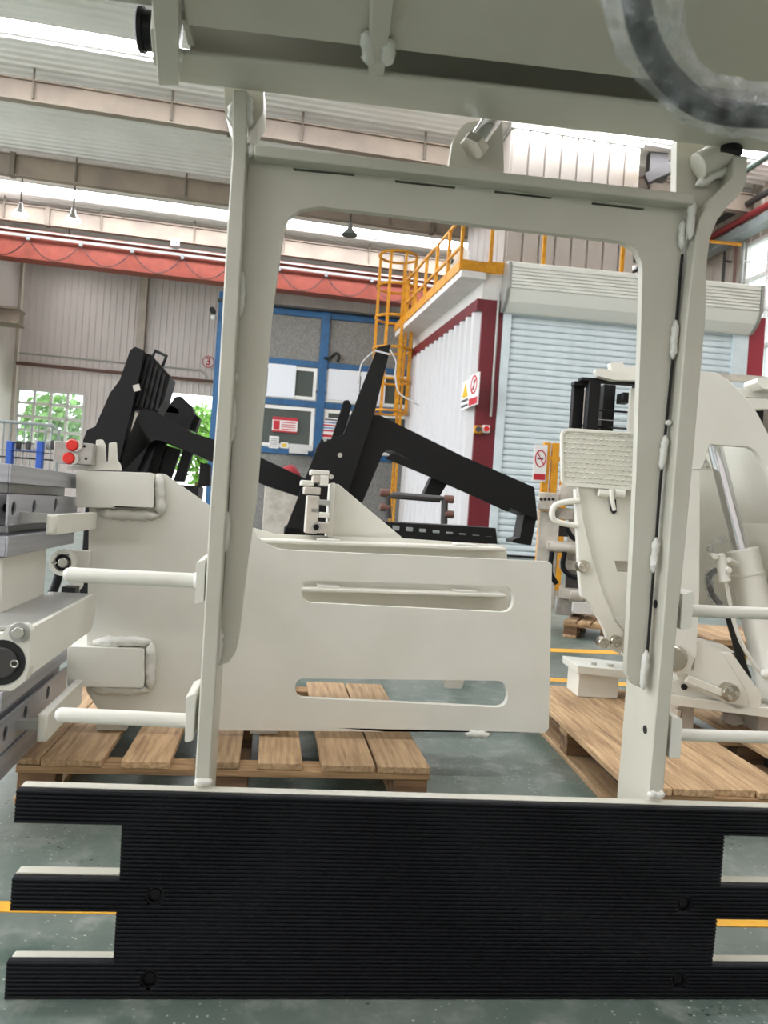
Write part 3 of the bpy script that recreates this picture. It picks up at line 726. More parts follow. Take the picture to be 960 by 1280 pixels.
# left upright
lp = tv([(232, 1150), (251, 1150), (262, 982), (274, 790), (284, 620), (293, 470), (303, 300), (309, 180), (309, 112), (291, 112), (291, 180), (283, 300), (272, 500), (263, 620), (254, 790), (243, 982)])
MB(T).prism(lp, 0, DP).build('upright', 'cream_frame', t, .003)
# right upright with its outward bend at the top
rp = tv([(797, 1150), (814, 1150), (829, 996), (845, 800), (857, 680), (868, 560), (882, 400), (884, 330), (888, 298), (897, 275), (911, 256), (928, 240), (934, 225), (935, 195), (917, 193), (915, 222), (905, 234), (888, 252), (876, 272), (870, 298), (866, 330), (858, 400), (845, 560), (836, 680), (827, 800), (811, 995)])
MB(T).prism(rp, 0, DP + .02).build('upright', 'cream_frame', t, .003)
e0_ = Vector(T.pv(827, 800, 0)); e1_ = Vector(T.pv(811, 995, 0)); e2_ = Vector(T.pv(836, 680, 0))
for px, py in ((819.5, 755), (806.5, 912)):
    f_, g_ = (e2_, e0_) if py < 800 else (e0_, e1_); z = T.pu(px, py, f_.x)[1]
    u = f_.x + (g_.x - f_.x) * (z - f_.y) / (g_.y - f_.y); y, z = T.pu(px, py, u); u = f_.x + (g_.x - f_.x) * (z - f_.y) / (g_.y - f_.y)
    n_ = Vector((-(f_.y - g_.y), 0, f_.x - g_.x)).normalized()
    MB(T).cyl(Vector((u, y, z)) + n_ * .0012, Vector((u, y, z)) - n_ * .008, .009, n=18).build('hole_shade', 'gap_shade', t)  # solid dark disc painting the shade of an open hole
# dark strips stand in for shade in the hood plate's stitch-welded seams
for pts in ([(303.5, 300), (293.5, 470), (285.5, 620), (276.5, 760)], [(853, 318), (843, 430), (826, 600), (815, 740), (807, 845)]):
    q = [T.p3(x, y, .030) for x, y in pts]
    sg = MB(T)
    for a, b_ in zip(q, q[1:]): sg.bar(a, b_, .0035, .006, up=(0, 1, 0))
    sg.build('seam_shade', 'gap_shade', t, smooth=0)
# hood plate: an arch between the uprights
HV = .034
out = [(312, 192), (866, 250), (856, 300), (843, 430), (826, 600), (815, 740), (806, 862), (792, 856), (783, 842), (788, 747), (795, 600), (800, 450), (803, 345), (803, 330), (795, 312), (778, 302), (750, 298), (400, 258), (375, 262), (360, 273), (354, 292), (340, 393), (328, 533), (321, 620), (310, 700), (298, 800), (294, 816), (286, 828), (271, 833), (276, 760), (285, 620), (293, 470), (303, 300)]
SL = [[(367, 210), (443, 217), (443, 220), (367, 213)], [(494, 225), (569, 233), (569, 236), (494, 228)], [(618, 238), (690, 246), (690, 249), (618, 241)], [(740, 252.5), (805, 260), (805, 263), (740, 255.5)]]
MB(T).prism(tv(out, HV), HV, HV + .02, [tv(s, HV) for s in SL]).build('hood_plate', 'cream_frame', t, .0015)
# dark backing boxes added behind the slots, painting the shade of the slits
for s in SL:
    q = tv(s, HV); MB(T).box(min(p[0] for p in q) - .006, max(p[0] for p in q) + .006, HV + .0205, HV + .05, min(p[1] for p in q) - .012, max(p[1] for p in q) + .012).build('slot_shade', 'gap_shade', t)
a = T.pv(318, 181, -.0)[0]; b0 = T.pv(318, 181, 0)[1]; c = T.pv(868, 243, 0); d_ = T.pv(868, 256, 0)[1]; e = T.pv(318, 195, 0)[1]
MB(T).prism([(a, e), (c[0], d_), (c[0], c[1]), (a, b0)], -.004, .14).build('top_flange', 'cream_frame', t, .003)
# weld beads along the seams
def welds(lst, v, r, parent=t):
    for (x0, y0, x1, y1) in lst:
        MB(T).weld(T.p3(x0, y0, v), T.p3(x1, y1, v), r).build('weld_bead', 'cream_weld', parent, smooth=80)
welds([(303, 340, 300, 396), (294.5, 477, 294, 466), (292, 498, 289, 551), (284.5, 640, 281, 690), (275, 786, 271, 834)], .026, .0075)
welds([(845, 400, 841, 449), (835.5, 532, 836.5, 525), (832, 544, 827, 587), (820.5, 672, 816, 716), (808, 812, 803, 862), (854, 275, 852, 312)], .026, .0075)
welds([(316, 176, 312, 196), (866, 250, 862, 300)], .01, .008)
MB(T).weld(T.p3(243, 977, .0), T.p3(266, 977, .0), .0075).build('weld_bead', 'cream_weld', t, smooth=80)
MB(T).weld(T.p3(809, 993, .0), T.p3(831, 993, .0), .0075).build('weld_bead', 'cream_weld', t, smooth=80)
# side rods with their pads
def rod(px0, py0, px1, py1, r, pad, v=.06):
    a = T.p3(px0, py0, v); b_ = T.p3(px1, py1, v); d = (b_ - a).normalized()
    o = MB(T).lathe(a, d, [(0, r * .55), (.004, r * .85), (.01, r), ((b_ - a).length, r)], 20).build('guard_rod', 'cream', t)
    q = [T.pv(x, y, v - .03) for x, y in pad]
    MB(T).prism(rnd(q, .004, 2), v - .045, v + .055).build('rod_pad', 'cream', t, .002)
    e = b_ - d * .012
    MB(T).lathe(e, d, [(0, r), (.006, r * 1.3), (.014, r * 1.5)], 14).build('rod_weld', 'cream_weld', o)
rod(80, 718, 250, 726, .0145, [(247, 702), (258, 697), (256, 751), (245, 754)])
rod(70, 893, 240, 901, .0145, [(234, 868), (247, 862), (243, 922), (232, 926)])
rod(1040, 770, 855, 763, .0130, [(849, 741), (863, 737), (860, 783), (846, 786)], .05)
rod(1035, 924, 840, 918, .0130, [(836, 892), (849, 896), (846, 944), (832, 945)], .05)

# hood: the carriage overhead, seen from below
zb0 = T.pv(300, 112, DP * .5)[1]
H_ = Fr(F.w((0, 0, 0)), 5.2)
def hz_(px, py, z): return H_.pz(px, py, z)
Z0 = T.w(T.p3(300, 108, 0)).z
# back bar: bottom face from the far lower edge (y ~ 100..190) to its near edge
q = [hz_(222, 102, Z0), hz_(1000, 196, Z0), hz_(1000, 152, Z0), hz_(222, 66, Z0)]
MB(H_).prism(q, Z0, Z0 + .010, ax='z').build('back_bar', 'cream_frame', t, .004)
vb = hz_(480, 98, Z0)[1]; vn = hz_(480, 82, Z0)[1]
# deep web above the slot, and the front plate that reaches out over the camera's side
q = [hz_(232, 40, Z0), hz_(1000, 130, Z0), hz_(1000, -420, Z0 + .02), hz_(150, -420, Z0 + .02)]
MB(H_).prism(q, Z0 + .01, Z0 + .035, ax='z').build('front_plate', 'cream_frame', t, .004)
q = [hz_(205, 120, Z0), hz_(1020, 210, Z0), hz_(1020, 60, Z0), hz_(205, -30, Z0)]
MB(H_).prism(q, Z0 + .34, Z0 + .36, ax='z').build('top_plate', 'cream_frame', t)  # raised high out of view so the slot cavity stays dark
q = [hz_(236, 99, Z0), hz_(1000, 191, Z0), hz_(1000, 187, Z0), hz_(236, 95, Z0)]
MB(H_).prism([(x, y - .004) for x, y in q], Z0 + .009, Z0 + .345, ax='z').build('inner_web', 'cream_frame', t)
q = [hz_(232, 42, Z0), hz_(1000, 132, Z0), hz_(1000, 127, Z0), hz_(232, 37, Z0)]
MB(H_).prism(q, Z0 + .02, Z0 + .345, ax='z').build('front_light_block', 'cream_frame', t)  # added to shut light out of the slot cavity
for x0, y0 in ((234, 50), (998, 142)):
    a = hz_(x0 - 8, y0 - 16, Z0); b_ = hz_(x0 + 8, y0 + 16, Z0); MB(H_).box(a[0], b_[0], min(a[1], b_[1]), max(a[1], b_[1]), Z0 + .012, Z0 + .345).build('end_light_block', 'cream_frame', t)  # ends of the cavity, added to keep light out of the slot
# cross ribs towards the camera
for x0, y0, w_, big in ((470, 92, 20, 0), (212, 95, 26, 1)):
    a = hz_(x0 - w_ / 2, y0, Z0); b_ = hz_(x0 + w_ / 2, y0, Z0); c = hz_(x0 - w_ * .1 + (14 if not big else -4), -60, Z0); 
    MB(H_).prism([a, b_, (c[0] + .02, c[1]), (c[0] - .02, c[1])], Z0 - (.006 if not big else .02), Z0 + .13, ax='z').build('cross_rib', 'cream_frame', t, .006)
for x0, y0, x1, y1 in ((462, 78, 458, 40), (484, 78, 486, 50), (222, 60, 214, 98)):
    a = hz_(x0, y0, Z0); b_ = hz_(x1, y1, Z0); MB(H_).weld((a[0], a[1], Z0), (b_[0], b_[1], Z0), .012).build('weld_bead', 'cream_weld', t, smooth=80)
# end bracket and dark roller at the left end
q = [hz_(188, 32, Z0), hz_(208, 34, Z0), hz_(211, 80, Z0), hz_(192, 80, Z0)]
MB(H_).prism(rnd(q, .008, 3), Z0 - .004, Z0 + .12, ax='z').build('end_bracket', 'cream_frame', t, .004)
a = hz_(172, 44, Z0 + .03); b_ = hz_(190, 46, Z0 + .03)
MB(H_).lathe((a[0], a[1], Z0 + .04), (1, 0, 0), [(0, .03), (.004, .036), (.012, .036), (.012, .032), (b_[0] - a[0] + .02, .032)], 20).build('roller', 'black_paint', t)
a = hz_(-40, 2, Z0 + .06); b_ = hz_(200, 10, Z0 + .06)
MB(H_).box(a[0], b_[0], b_[1] - .16, b_[1], Z0 + .06, Z0 + .12).build('side_rail', 'cream_frame', t, .004)
# knuckle on the left upright, cylinder lug in the middle, pivot on the right
k0 = T.p3(300, 104, .0); k1 = T.p3(300, 150, 0)
MB(T).prism(rnd(tv([(279, 100), (330, 104), (329, 140), (320, 156), (312, 165), (309, 185), (291, 185), (290, 160), (282, 145)], .03), .008, 3), .03, .11).build('knuckle_plate', 'cream_frame', t, .006)
MB(T).lathe(T.p3(301, 104, .06), (0, 0, -1), [(0, .026), (.02, .026), (.03, .02), (.036, .008)], 16).build('knuckle_boss', 'cream_weld', t)
welds([(291, 128, 291, 150), (310, 118, 311, 158)], .012, .008)
MB(T).prism(rnd(tv([(561, 208), (566, 175), (580, 152), (628, 150), (630, 214)], .06), [.0, .03, .04, .01, 0], 5), .06, .085).build('cylinder_lug', 'cream_frame', t, .003)
a = T.p3(594, 180, .025); b_ = T.p3(622, 138, .035)
cr = MB(T).cyl(a, b_, .018, n=18).build('cylinder_rod', 'chrome', t)
d = (b_ - a).normalized(); MB(T).cyl(a - d * .012, a + d * .006, .027, n=6).build('rod_nut', 'zinc', cr, .001)
MB(T).prism(rnd(tv([(845, 246), (846, 172), (908, 180), (915, 222), (898, 242), (878, 266), (868, 296)], .045), .004, 2), .045, .07).build('pivot_lug', 'cream_frame', t, .003)
a = T.p3(872, 208, .02); b_ = T.p3(912, 186, .02)
MB(T).cyl(a, b_, .026, n=20).build('pivot_tube', 'cream_frame', t, .002)
MB(T).weld(T.p3(870, 232, .03), T.p3(912, 210, .03), .010).build('weld_bead', 'cream_weld', t, smooth=80)
MB(T).lathe(T.p3(912, 193, .0), (0, 0, 1), [(0, .024), (.008, .024), (.02, .018)], 16).build('pivot_cap', 'black_paint', t)
# black hose in crumpled clear film, hanging from the carriage
hp = [at(x, y, d) for x, y, d in ((785, -60, .80), (795, 0, .84), (806, 45, .88), (830, 90, .92), (870, 128, .95), (920, 142, .97), (990, 144, .98))]
ho = MB().tube(hp, .0155, 14, smooth=8).build('hose', 'rubber', t)
def fr_(s, p):
    b0 = .034 + .010 * noise.noise(p * 14) ; return [max(.018, b0 * (1 + .28 * noise.noise(p * 26 + Vector((k * 1.7, k * .6, 0))))) for k in range(18)]
MB().tube([p + Vector((.004, 0, .006)) for p in hp], fr_, 18, smooth=12).build('film_wrap', 'film', ho, smooth=25)

# ================================================================== pallets
def pallet(fr, W, D, boards, label, dark=False, top=.14, bt=.022, bd=5, ex=None):
    """boards: (u0, u1) spans of the deck boards, which run along v"""
    t = thing('wooden_pallet', fr, label, 'pallet', base=(W / 2, D / 2, 0))
    for i, (a, b_) in enumerate(boards):
        j = random.uniform(-.012, .012); MB(fr).box(a, b_, j, D + j * .5, top - bt - random.uniform(0, .002), top).build('deck_board', 'wood_v', t, .003)
    for y in (.05, D / 2, D - .05): MB(fr).box(0, W, y - .05, y + .05, top - 2 * bt - .002, top - bt - .002).build('stringer_board', 'wood_u', t, .003)
    for y in (.05, D / 2, D - .05):
        for x in (.06, W / 2, W - .06): MB(fr).box(x - .055, x + .055, y - .045, y + .045, bt + .001, top - 2 * bt - .003).build('block', 'wood_dark', t, .003)
    for x in (.055, W / 2, W - .055): MB(fr).box(x - .055, x + .055, 0, D, 0, bt).build('bottom_board', 'wood_v', t, .003)
    return t
p0 = floor_at(20, 947, .14); p1 = floor_at(538, 958, .14); yw = math.degrees(math.atan2(p1.y - p0.y, p1.x - p0.x))
PL = Fr((p0.x, p0.y, 0), yw); Wp = (p1 - p0).xy.length
bs = [(-14, 50), (52, 128), (152, 213), (243, 299), (322, 378), (402, 469), (472, 537)]
bl = [(PL.pz(a, 947 + (a - 20) * .021, .14)[0], PL.pz(b_, 947 + (b_ - 20) * .021, .14)[0]) for a, b_ in bs]
pallet(PL, Wp, 1.15, bl, 'weathered pallet with gapped boards under the slotted clamp')
q0 = floor_at(829, 988, .14); PRo = floor_at(787, 982, .14); PR = Fr((PRo.x, PRo.y, 0), 3.5)
pallet(PR, 1.55, 1.42, [(i * .141, i * .141 + .136) for i in range(11) if i != 4], 'long plank pallet under the hydraulic arm')
fp = floor_at(703, 796, 0); PF = Fr((fp.x, fp.y, 0), -22)
pallet(PF, .72, .65, [(i * .12, i * .12 + .1) for i in range(6)], 'far pallet under the taupe machine behind the textured plate')
fp = floor_at(892, 799, .14); PF2 = Fr((fp.x, fp.y, 0), 4)
pallet(PF2, .9, .9, [(i * .15, i * .15 + .13) for i in range(6)], 'pale pallet seen behind the hydraulic cylinder')

# ================================================================== slotted clamp on the left pallet
Lo = at(480, 914, 2.74); L = Fr((Lo.x, Lo.y, 0), 9.0)
t = thing('slotted_clamp', L, 'cream sliding clamp with a slotted pad, on the gapped pallet', 'clamp', base=(-.4, .3, .14)); LT = t
lt = lambda pts, v=0: L.tv(pts, v)
pl = [(112, 592), (205, 592), (262, 632), (296, 648), (315, 660), (322, 671), (333, 680), (347, 686), (365, 688), (687, 702), (690, 706), (686, 911), (681, 916), (270, 913), (148, 905), (122, 886), (108, 864), (110, 720)]
def slot(x0, x1, yt0, yt1, yb0, yb1, v=0):
    q = lt([(x0, yt0), (x1, yt1), (x1, yb1), (x0, yb0)], v); return rnd(q, .5, 8)
s1 = slot(377, 642, 725, 733, 753, 766); s2 = slot(369, 635, 848, 851, 872, 885)
MB(L).prism(rnd(lt(pl), [0, .02, .02, 0, 0, 0, 0, 0, 0, .015, 0, .015, .01, 0, .02, .02, .02, 0], 4), 0, .028, [s1, s2]).build('slotted_pad', 'cream', t, .003)
MB(L).weld(L.p3(580, 916, .012), L.p3(614, 917, .012), .018).build('weld_bead', 'cream_weld', t, smooth=80)
# welded stubs
def stub(x0, x1, y0, y1, wd, pr):
    q = lt([(x0, y0), (x1, y0 + 3), (x1, y1 + 2), (x0, y1)], -pr)
    MB(L).prism(rnd(q, .012, 3), -pr, .2).build('slide_arm', 'cream', t, .006)
    for (a, b_, c, d_) in wd: MB(L).weld(L.p3(a, b_, -.006), L.p3(c, d_, -.006), .018).build('weld_bead', 'cream_weld', t, smooth=80)
stub(95, 192, 588, 634, [(199, 592, 201, 645), (122, 641, 200, 645)], .035)
stub(84, 180, 808, 858, [(116, 802, 190, 802), (188, 802, 188, 862), (112, 861, 188, 862)], .035)
# rails: they run towards the camera along v; right-hand faces on planes of constant u
uR1 = L.pv(92, 600, 0)[0]
def rail(u, px0, yt, yb, vend, depth, mt='steel', nm='rail', holes=()):
    v0, z1 = L.pu(px0, yt, u); _, z0 = L.pu(px0, yb, u)
    hs = []
    for hx_, hy in holes: y, z = L.pu(hx_, hy, u); hs.append(circ((y, z), .020, 18))
    MB(L).prism([(v0, z0), (vend, z0), (vend, z1), (v0, z1)], u - .006, u, hs, ax='x').build(nm, mt, t, .0015)
    b_ = MB(L).box(u - depth, u - .0061 - (.02 if hs else 0), v0, vend, z0, z1).build(nm + '_core' if hs else nm, mt, t, .002)
    for h in hs:
        c = (sum(p[0] for p in h) / 18, sum(p[1] for p in h) / 18)
        MB(L).cyl((u - .024, c[0], c[1]), (u - .008, c[0], c[1]), .012, n=6).build('socket_bolt', 'black_paint', t)
    return v0, z0, z1
rail(uR1, 15, 580, 604, .12, .12)
rail(uR1 - .05, 14, 604, 617, .1, .06, 'galv', 'slide_bar')
rail(uR1 - .005, 12, 618, 657, .1, .12, holes=((17.5, 636), (43, 634), (70, 631)))
rail(uR1 - .06, 11, 657, 672, .1, .06, 'galv', 'slide_bar')
rail(uR1 + .0, 11, 671, 696, .06, .12)
rail(uR1 - .005, 3, 866, 889, .2, .12)
rail(uR1 - .06, 0, 885, 905, .2, .06, 'galv', 'slide_bar')
rail(uR1 - .005, -6, 908, 949, .12, .12, holes=((7, 917), (32, 891), (60, 866)))
rail(uR1 - .01, -8, 955, 985, .2, .12)
# rubber wipers left of the rails
for y0, y1 in ((590, 616), (617, 632), (640, 650)):
    v, z1 = L.pu(2, y0, uR1 - .09); _, z0 = L.pu(2, y1, uR1 - .09); MB(L).box(uR1 - .16, uR1 - .09, v - .01, v + .1, z0, z1).build('wiper', 'rubber', t)
# slide shoes
def shoe(px0, yt0, yb0, px1, yt1, yb1, u, w):
    a = L.pu(px0, yt0, u); b_ = L.pu(px0, yb0, u); c = L.pu(px1, yt1, u); d_ = L.pu(px1, yb1, u)
    z1 = (a[1] + c[1]) / 2; z0 = (b_[1] + d_[1]) / 2
    MB(L).prism([(a[0], z0), (c[0], z0), (c[0], z1), (a[0], z1)], u - w, u, ax='x').build('slide_shoe', 'cream', t, .008)
    MB(L).box(u - w - .10, u - w + .01, a[0] + .02, a[0] + .05, z0 + .03, z0 + .055).build('shoe_pin', 'galv', t)
shoe(71, 643, 670, 122, 641, 660, L.pv(123, 650, -.03)[0], .026)
shoe(60, 884, 917, 104, 857, 884, L.pv(103, 870, -.03)[0], .026)
# carriage side plate between the rails
v, z1 = L.pu(4, 697, uR1 - .02); v2, _ = L.pu(58, 697, uR1 - .02); z0 = L.pu(4, 775, uR1 - .02)[1]
MB(L).prism([(v, z1), (v2, z1), (v2, z0 - .05), (v - .02, z0 - .05), (v + .01, (z0 + z1) / 2)], uR1 - .06, uR1 - .02, ax='x').build('side_plate', 'cream', t, .004)
# cylinder eye with pin and cotter
e0 = L.p3(80, 703, -.03); er = 15.5 / FPX * 2.65
MB(L).prism(circ((e0.x, e0.z), er, 26), -.05, .0, [circ((e0.x, e0.z), er * .66, 22)]).build('rod_eye', 'cream', t, .004)
MB(L).box(e0.x + er * .3, e0.x + er * 1.9, -.03, .0, e0.z - er * .9, e0.z + er).build('eye_lug', 'cream', t, .004)
MB(L).cyl((e0.x, -.03, e0.z), (e0.x, .02, e0.z), er * .66, n=20).build('eye_bushing', 'black', t)
pn = MB(L).cyl((e0.x, -.05, e0.z), (e0.x, .0, e0.z), er * .38, n=18).build('eye_pin', 'zinc', t, .003)
MB(L).tube([(e0.x - er * .8, -.056, e0.z), (e0.x - er * .55, -.056, e0.z + .008), (e0.x - er * .4, -.056, e0.z), (e0.x - er * .55, -.056, e0.z - .008), (e0.x - er * .8, -.056, e0.z)], .0018, 6).build('cotter', 'zinc', pn)
# hose below the eye
MB(L).tube([L.p3(x, y, v) for x, y, v in ((74, 716, -.03), (68, 735, -.06), (56, 755, -.14), (38, 768, -.2), (18, 771, -.26))], .014, 10, smooth=6).build('hose', 'rubber', t)
c = L.p3(10, 778, -.28); MB(L).cyl(c, L.p3(24, 771, -.24), .018, n=6).build('hose_fitting', 'zinc', t)
MB(L).box(*(lambda a, b_: (a.x, b_.x, -.12, -.06, b_.z, a.z))(L.p3(79, 733, -.1), L.p3(95, 745, -.1))).build('clip', 'black', t)
c = L.p3(94, 731, -.06); MB(L).cyl(c, c + Vector((0, .03, 0)), .02, n=18).build('plug', 'cream', t)
# cylinder cover: a long cream channel slanting away, with a lug cover at its near end
un = L.pv(124, 760, -.035)[0]
ch = [L.pu(x, y, un) for x, y in ((41, 784), (41, 842))]; vN = ch[0][0]
zA, zB = ch[0][1], ch[1][1]; vF, _ = L.pu(118, 755, un); zTt = L.pu(108, 737, un)[1]
MB(L).prism(rnd([(vN, zB), (vF - .02, zB + .0), (vF + .03, zB + .05), (vF, zA), (vN, zA)], .012, 3), un - .012, un, ax='x').build('cylinder_cover', 'cream', t, .004)
MB(L).box(un - .14, un - .012, vN, vF, zA - .012, zA).build('cover_top', 'galv', t, .003)
vn2 = vN - .012
lug = rnd([L.pv(x, y, vn2) for x, y in ((-45, 790), (8, 790), (16, 779), (36, 779), (42, 786), (41, 832), (36, 848), (20, 860), (-45, 862))], .012, 4)
MB(L).prism(lug, vn2 - .03, vn2 + .01).build('lug_cover', 'cream', t, .005)
c = L.p3(25, 790, vn2 - .03); bz = MB(L).cyl(c, c - Vector((0, .006, 0)), .023, n=20).build('washer', 'galv', t, .001); MB(L).cyl(c, c - Vector((0, .018, 0)), .014, n=6).build('bolt_head', 'zinc', bz, .001)
c = L.p3(2, 828, vn2 - .03); bz = MB(L).cyl(c + Vector((0, .01, 0)), c - Vector((0, .002, 0)), .052, n=24).build('pin_bore', 'black', t); MB(L).cyl(c, c - Vector((0, .008, 0)), .036, n=20).build('pivot_pin', 'pipe_dark', bz, .003)
MB(L).tube([c + Vector((.030 + .008 * math.cos(a), -.010, .008 * math.sin(a))) for a in [2*PI*k/10 for k in range(10)]], .002, 6, closed=True).build('cotter_ring', 'zinc', bz)
# manifold with two red plugs and the notched bracket on top
q = L.p3(72, 552, -.02); q2 = L.p3(118, 582, -.02)
mf = MB(L).box(q.x, q2.x, -.06, .06, q2.z, q.z).build('manifold_block', 'alu', t, .002)
for x, y in ((91, 556.5), (86.5, 573)):
    c = L.p3(x, y, -.06); MB(L).lathe(c + Vector((0, .005, 0)), (0, -1, 0), [(0, .02), (.012, .02), (.02, .016)], 16).build('red_plug', 'red_plug', mf)
    MB(L).cyl(c + Vector((.012, .005, 0)), c + Vector((.012, -.006, 0)), .019, n=16).build('plug_seat', 'zinc', mf)
for x, y in ((105.5, 558), (107.5, 573.5)):
    c = L.p3(x, y, -.06); MB(L).cyl(c + Vector((0, .01, 0)), c + Vector((0, -.001, 0)), .0045, n=12).build('port', 'black', mf)
MB(L).prism(rnd(lt([(84, 587), (84, 582), (119, 582), (120, 550), (127, 549), (130, 556), (131, 577), (135, 577), (136, 554), (144, 552), (145, 574), (149, 580), (151, 588)], .0), .003, 2), .0, .03).build('notched_bracket', 'cream', t, .002)
# second arm behind, with ledges
V2 = .42
rt = lambda pts, v=V2: L.tv(pts, v)
MB(L).prism(rnd(rt([(300, 655), (345, 668), (500, 673), (633, 682), (634, 700), (638, 745), (636, 851), (300, 845)]), [0, 0, 0, .02, 0, 0, .01, 0], 4), V2, V2 + .03, [rnd(rt([(300, 752), (632, 768), (632, 800), (300, 790)]), .04, 5)]).build('rear_pad', 'cream', t, .003)
for yl, yr in ((676, 687), (735, 745)):
    a = L.p3(316, yl, V2 - .1); b_ = L.p3(632, yr, V2 - .1)
    lg = MB(L).bar(a + Vector((0, .05, 0)), b_ + Vector((0, .05, 0)), .11, .018).build('ledge', 'cream', t, .006)
    for s in (.29, .84): p = a.lerp(b_, s); MB(L).box(p.x - .045, p.x + .045, V2 - .1, V2 - .02, p.z + .008, p.z + .017).build('ledge_tab', 'cream_weld', lg, .003)
MB(L).prism(rt([(553, 842), (583, 842), (578, 861), (558, 861)]), V2, V2 + .03).build('foot_tab', 'cream', t, .003)
# gusset and coupler stack
gq = rt([(416, 605), (423, 605), (504, 673), (412, 671)], V2 + .05)
MB(L).prism(gq, V2 + .05, V2 + .075).build('gusset', 'cream', t, .002)
gq = rt([(413, 604), (418, 604), (414, 671), (408, 671)], V2 + .02); MB(L).prism(gq, V2 - .02, V2 + .12).build('gusset_edge', 'cream', t, .002)
for (x0, y0, x1, y1, mt) in ((388, 587, 411, 595, 'cream'), (391, 594, 400, 604, 'cream_old'), (400, 594, 410, 608, 'cream'), (376, 600, 392, 608, 'cream'), (380, 608, 400, 619, 'cream_old'), (384, 619, 396, 667, 'cream_old'), (396, 624, 411, 632, 'galv'), (398, 640, 411, 648, 'cream'), (388, 634, 398, 642, 'galv'), (394, 652, 412, 667, 'cream_old')):
    a = L.p3(x0, y0, V2 - .04); b_ = L.p3(x1, y1, V2 - .04); MB(L).box(a.x, b_.x, V2 - .06, V2 + .04, b_.z, a.z).build('coupler_block', mt, t, .004)
c = L.p3(395, 659, V2 - .06); MB(L).prism(circ((c.x, c.z), .021, 20), V2 - .075, V2 - .05, [circ((c.x, c.z), .012, 16)]).build('coupler_ring', 'galv', t, .002)
MB(L).cyl((c.x, V2 - .065, c.z), (c.x, V2 - .05, c.z), .012, n=14).build('coupler_core', 'black_paint', t)
# foot beams carrying the clamp on the pallet
for px in (150, 330): x = L.pv(px, 900, .2)[0]; MB(L).box(x - .05, x + .05, .03, .5, .141, L.pv(px, 905, .0)[1]).build('foot_beam', 'cream', t, .003)

# ================================================================== black fork clamps
def black_clamp(fr, label, up, arm, extra=(), thick=.28, base=None, leg=None):
    t = thing('fork_clamp', fr, label, 'clamp', base=base)
    return t
Ko = at(480, 660, 5.6); C_ = Fr((Ko.x, Ko.y, 0), 6)
ct = lambda pts, v=0: C_.tv(pts, v)
cx = C_.pv(470, 670, 0)[0]
t = thing('fork_clamp', C_, 'black fork clamp whose long arm points down at the shutter', 'clamp', base=(cx, .2, 0))
MB(C_).prism(rnd(ct([(355, 667), (398, 556), (428, 545), (470, 438), (487, 434), (466, 520), (438, 605), (420, 668)]), [0, .03, .02, .01, .01, 0, 0, 0], 3), -.12, .02).build('mast_plate', 'black_paint', t, .006)
MB(C_).prism(rnd(ct([(392, 580), (412, 555), (430, 500), (436, 499), (440, 506), (425, 560), (405, 600)]), .01, 2), .03, .10).build('mast_channel', 'black_paint', t, .004)
MB(C_).prism(rnd(ct([(416, 640), (452, 532), (460, 518), (475, 519), (578, 570), (668, 609), (672, 650), (640, 636), (571, 606), (486, 561), (479, 566), (454, 626), (440, 645)]), [0, .04, .05, .05, 0, .02, 0, 0, 0, .06, .05, 0, 0], 5), 0, .30).build('arm', 'black_paint', t, .012)
MB(C_).prism(rnd(ct([(480, 573), (492, 566), (575, 604), (640, 633), (634, 640), (560, 606), (498, 580)]), .01, 2), -.015, .0).build('arm_flange', 'black_paint', t, .004)
MB(C_).prism(rnd(ct([(656, 640), (671, 646), (664, 682), (640, 678), (642, 674), (650, 672)], .05), .01, 3), .05, .25).build('arm_foot', 'black_paint', t, .006)
MB(C_).prism(rnd(ct([(540, 596), (562, 600), (545, 628), (528, 622)], .1), .01, 3), .1, .25).build('arm_bracket', 'black_paint', t, .006)
for x, y in ((425, 569), (414, 596)):
    c = C_.p3(x, y, -.12); MB(C_).cyl(c, c - Vector((0, .006, 0)), .017, n=16).build('bolt_cover', 'zinc', t)
MB(C_).prism(ct([(394, 562), (402, 548), (406, 553), (402, 565), (395, 570)], -.02), -.05, .05).build('mast_knob', 'black_paint', t, .004)
# white strap round the mast head
c = [C_.p3(x, y, -.125) for x, y in ((472, 442), (489, 447))]
MB(C_).tube([C_.p3(x, y, -.14) for x, y in ((487, 437), (495, 452), (494, 468), (498, 490), (512, 500), (524, 506))], .006, 6, smooth=5).build('strap_tail', 'strip_white', t)
MB(C_).tube([C_.p3(x, y, -.14) for x, y in ((466, 440), (452, 455), (448, 480))], .005, 6, smooth=5).build('strap_tail', 'strip_white', t)
a = C_.p3(468, 438, -.14); b_ = C_.p3(487, 443, -.14); MB(C_).bar(a, b_, .01, .012).build('strap_band', 'strip_white', t)
a = C_.pv(355, 667, 0)[0]; b_ = C_.pv(430, 667, 0)[0]; z1 = C_.pv(400, 660, 0)[1]
MB(C_).box(a, b_, -.12, .35, .0, z1).build('mast_base', 'black_paint', t, .01)
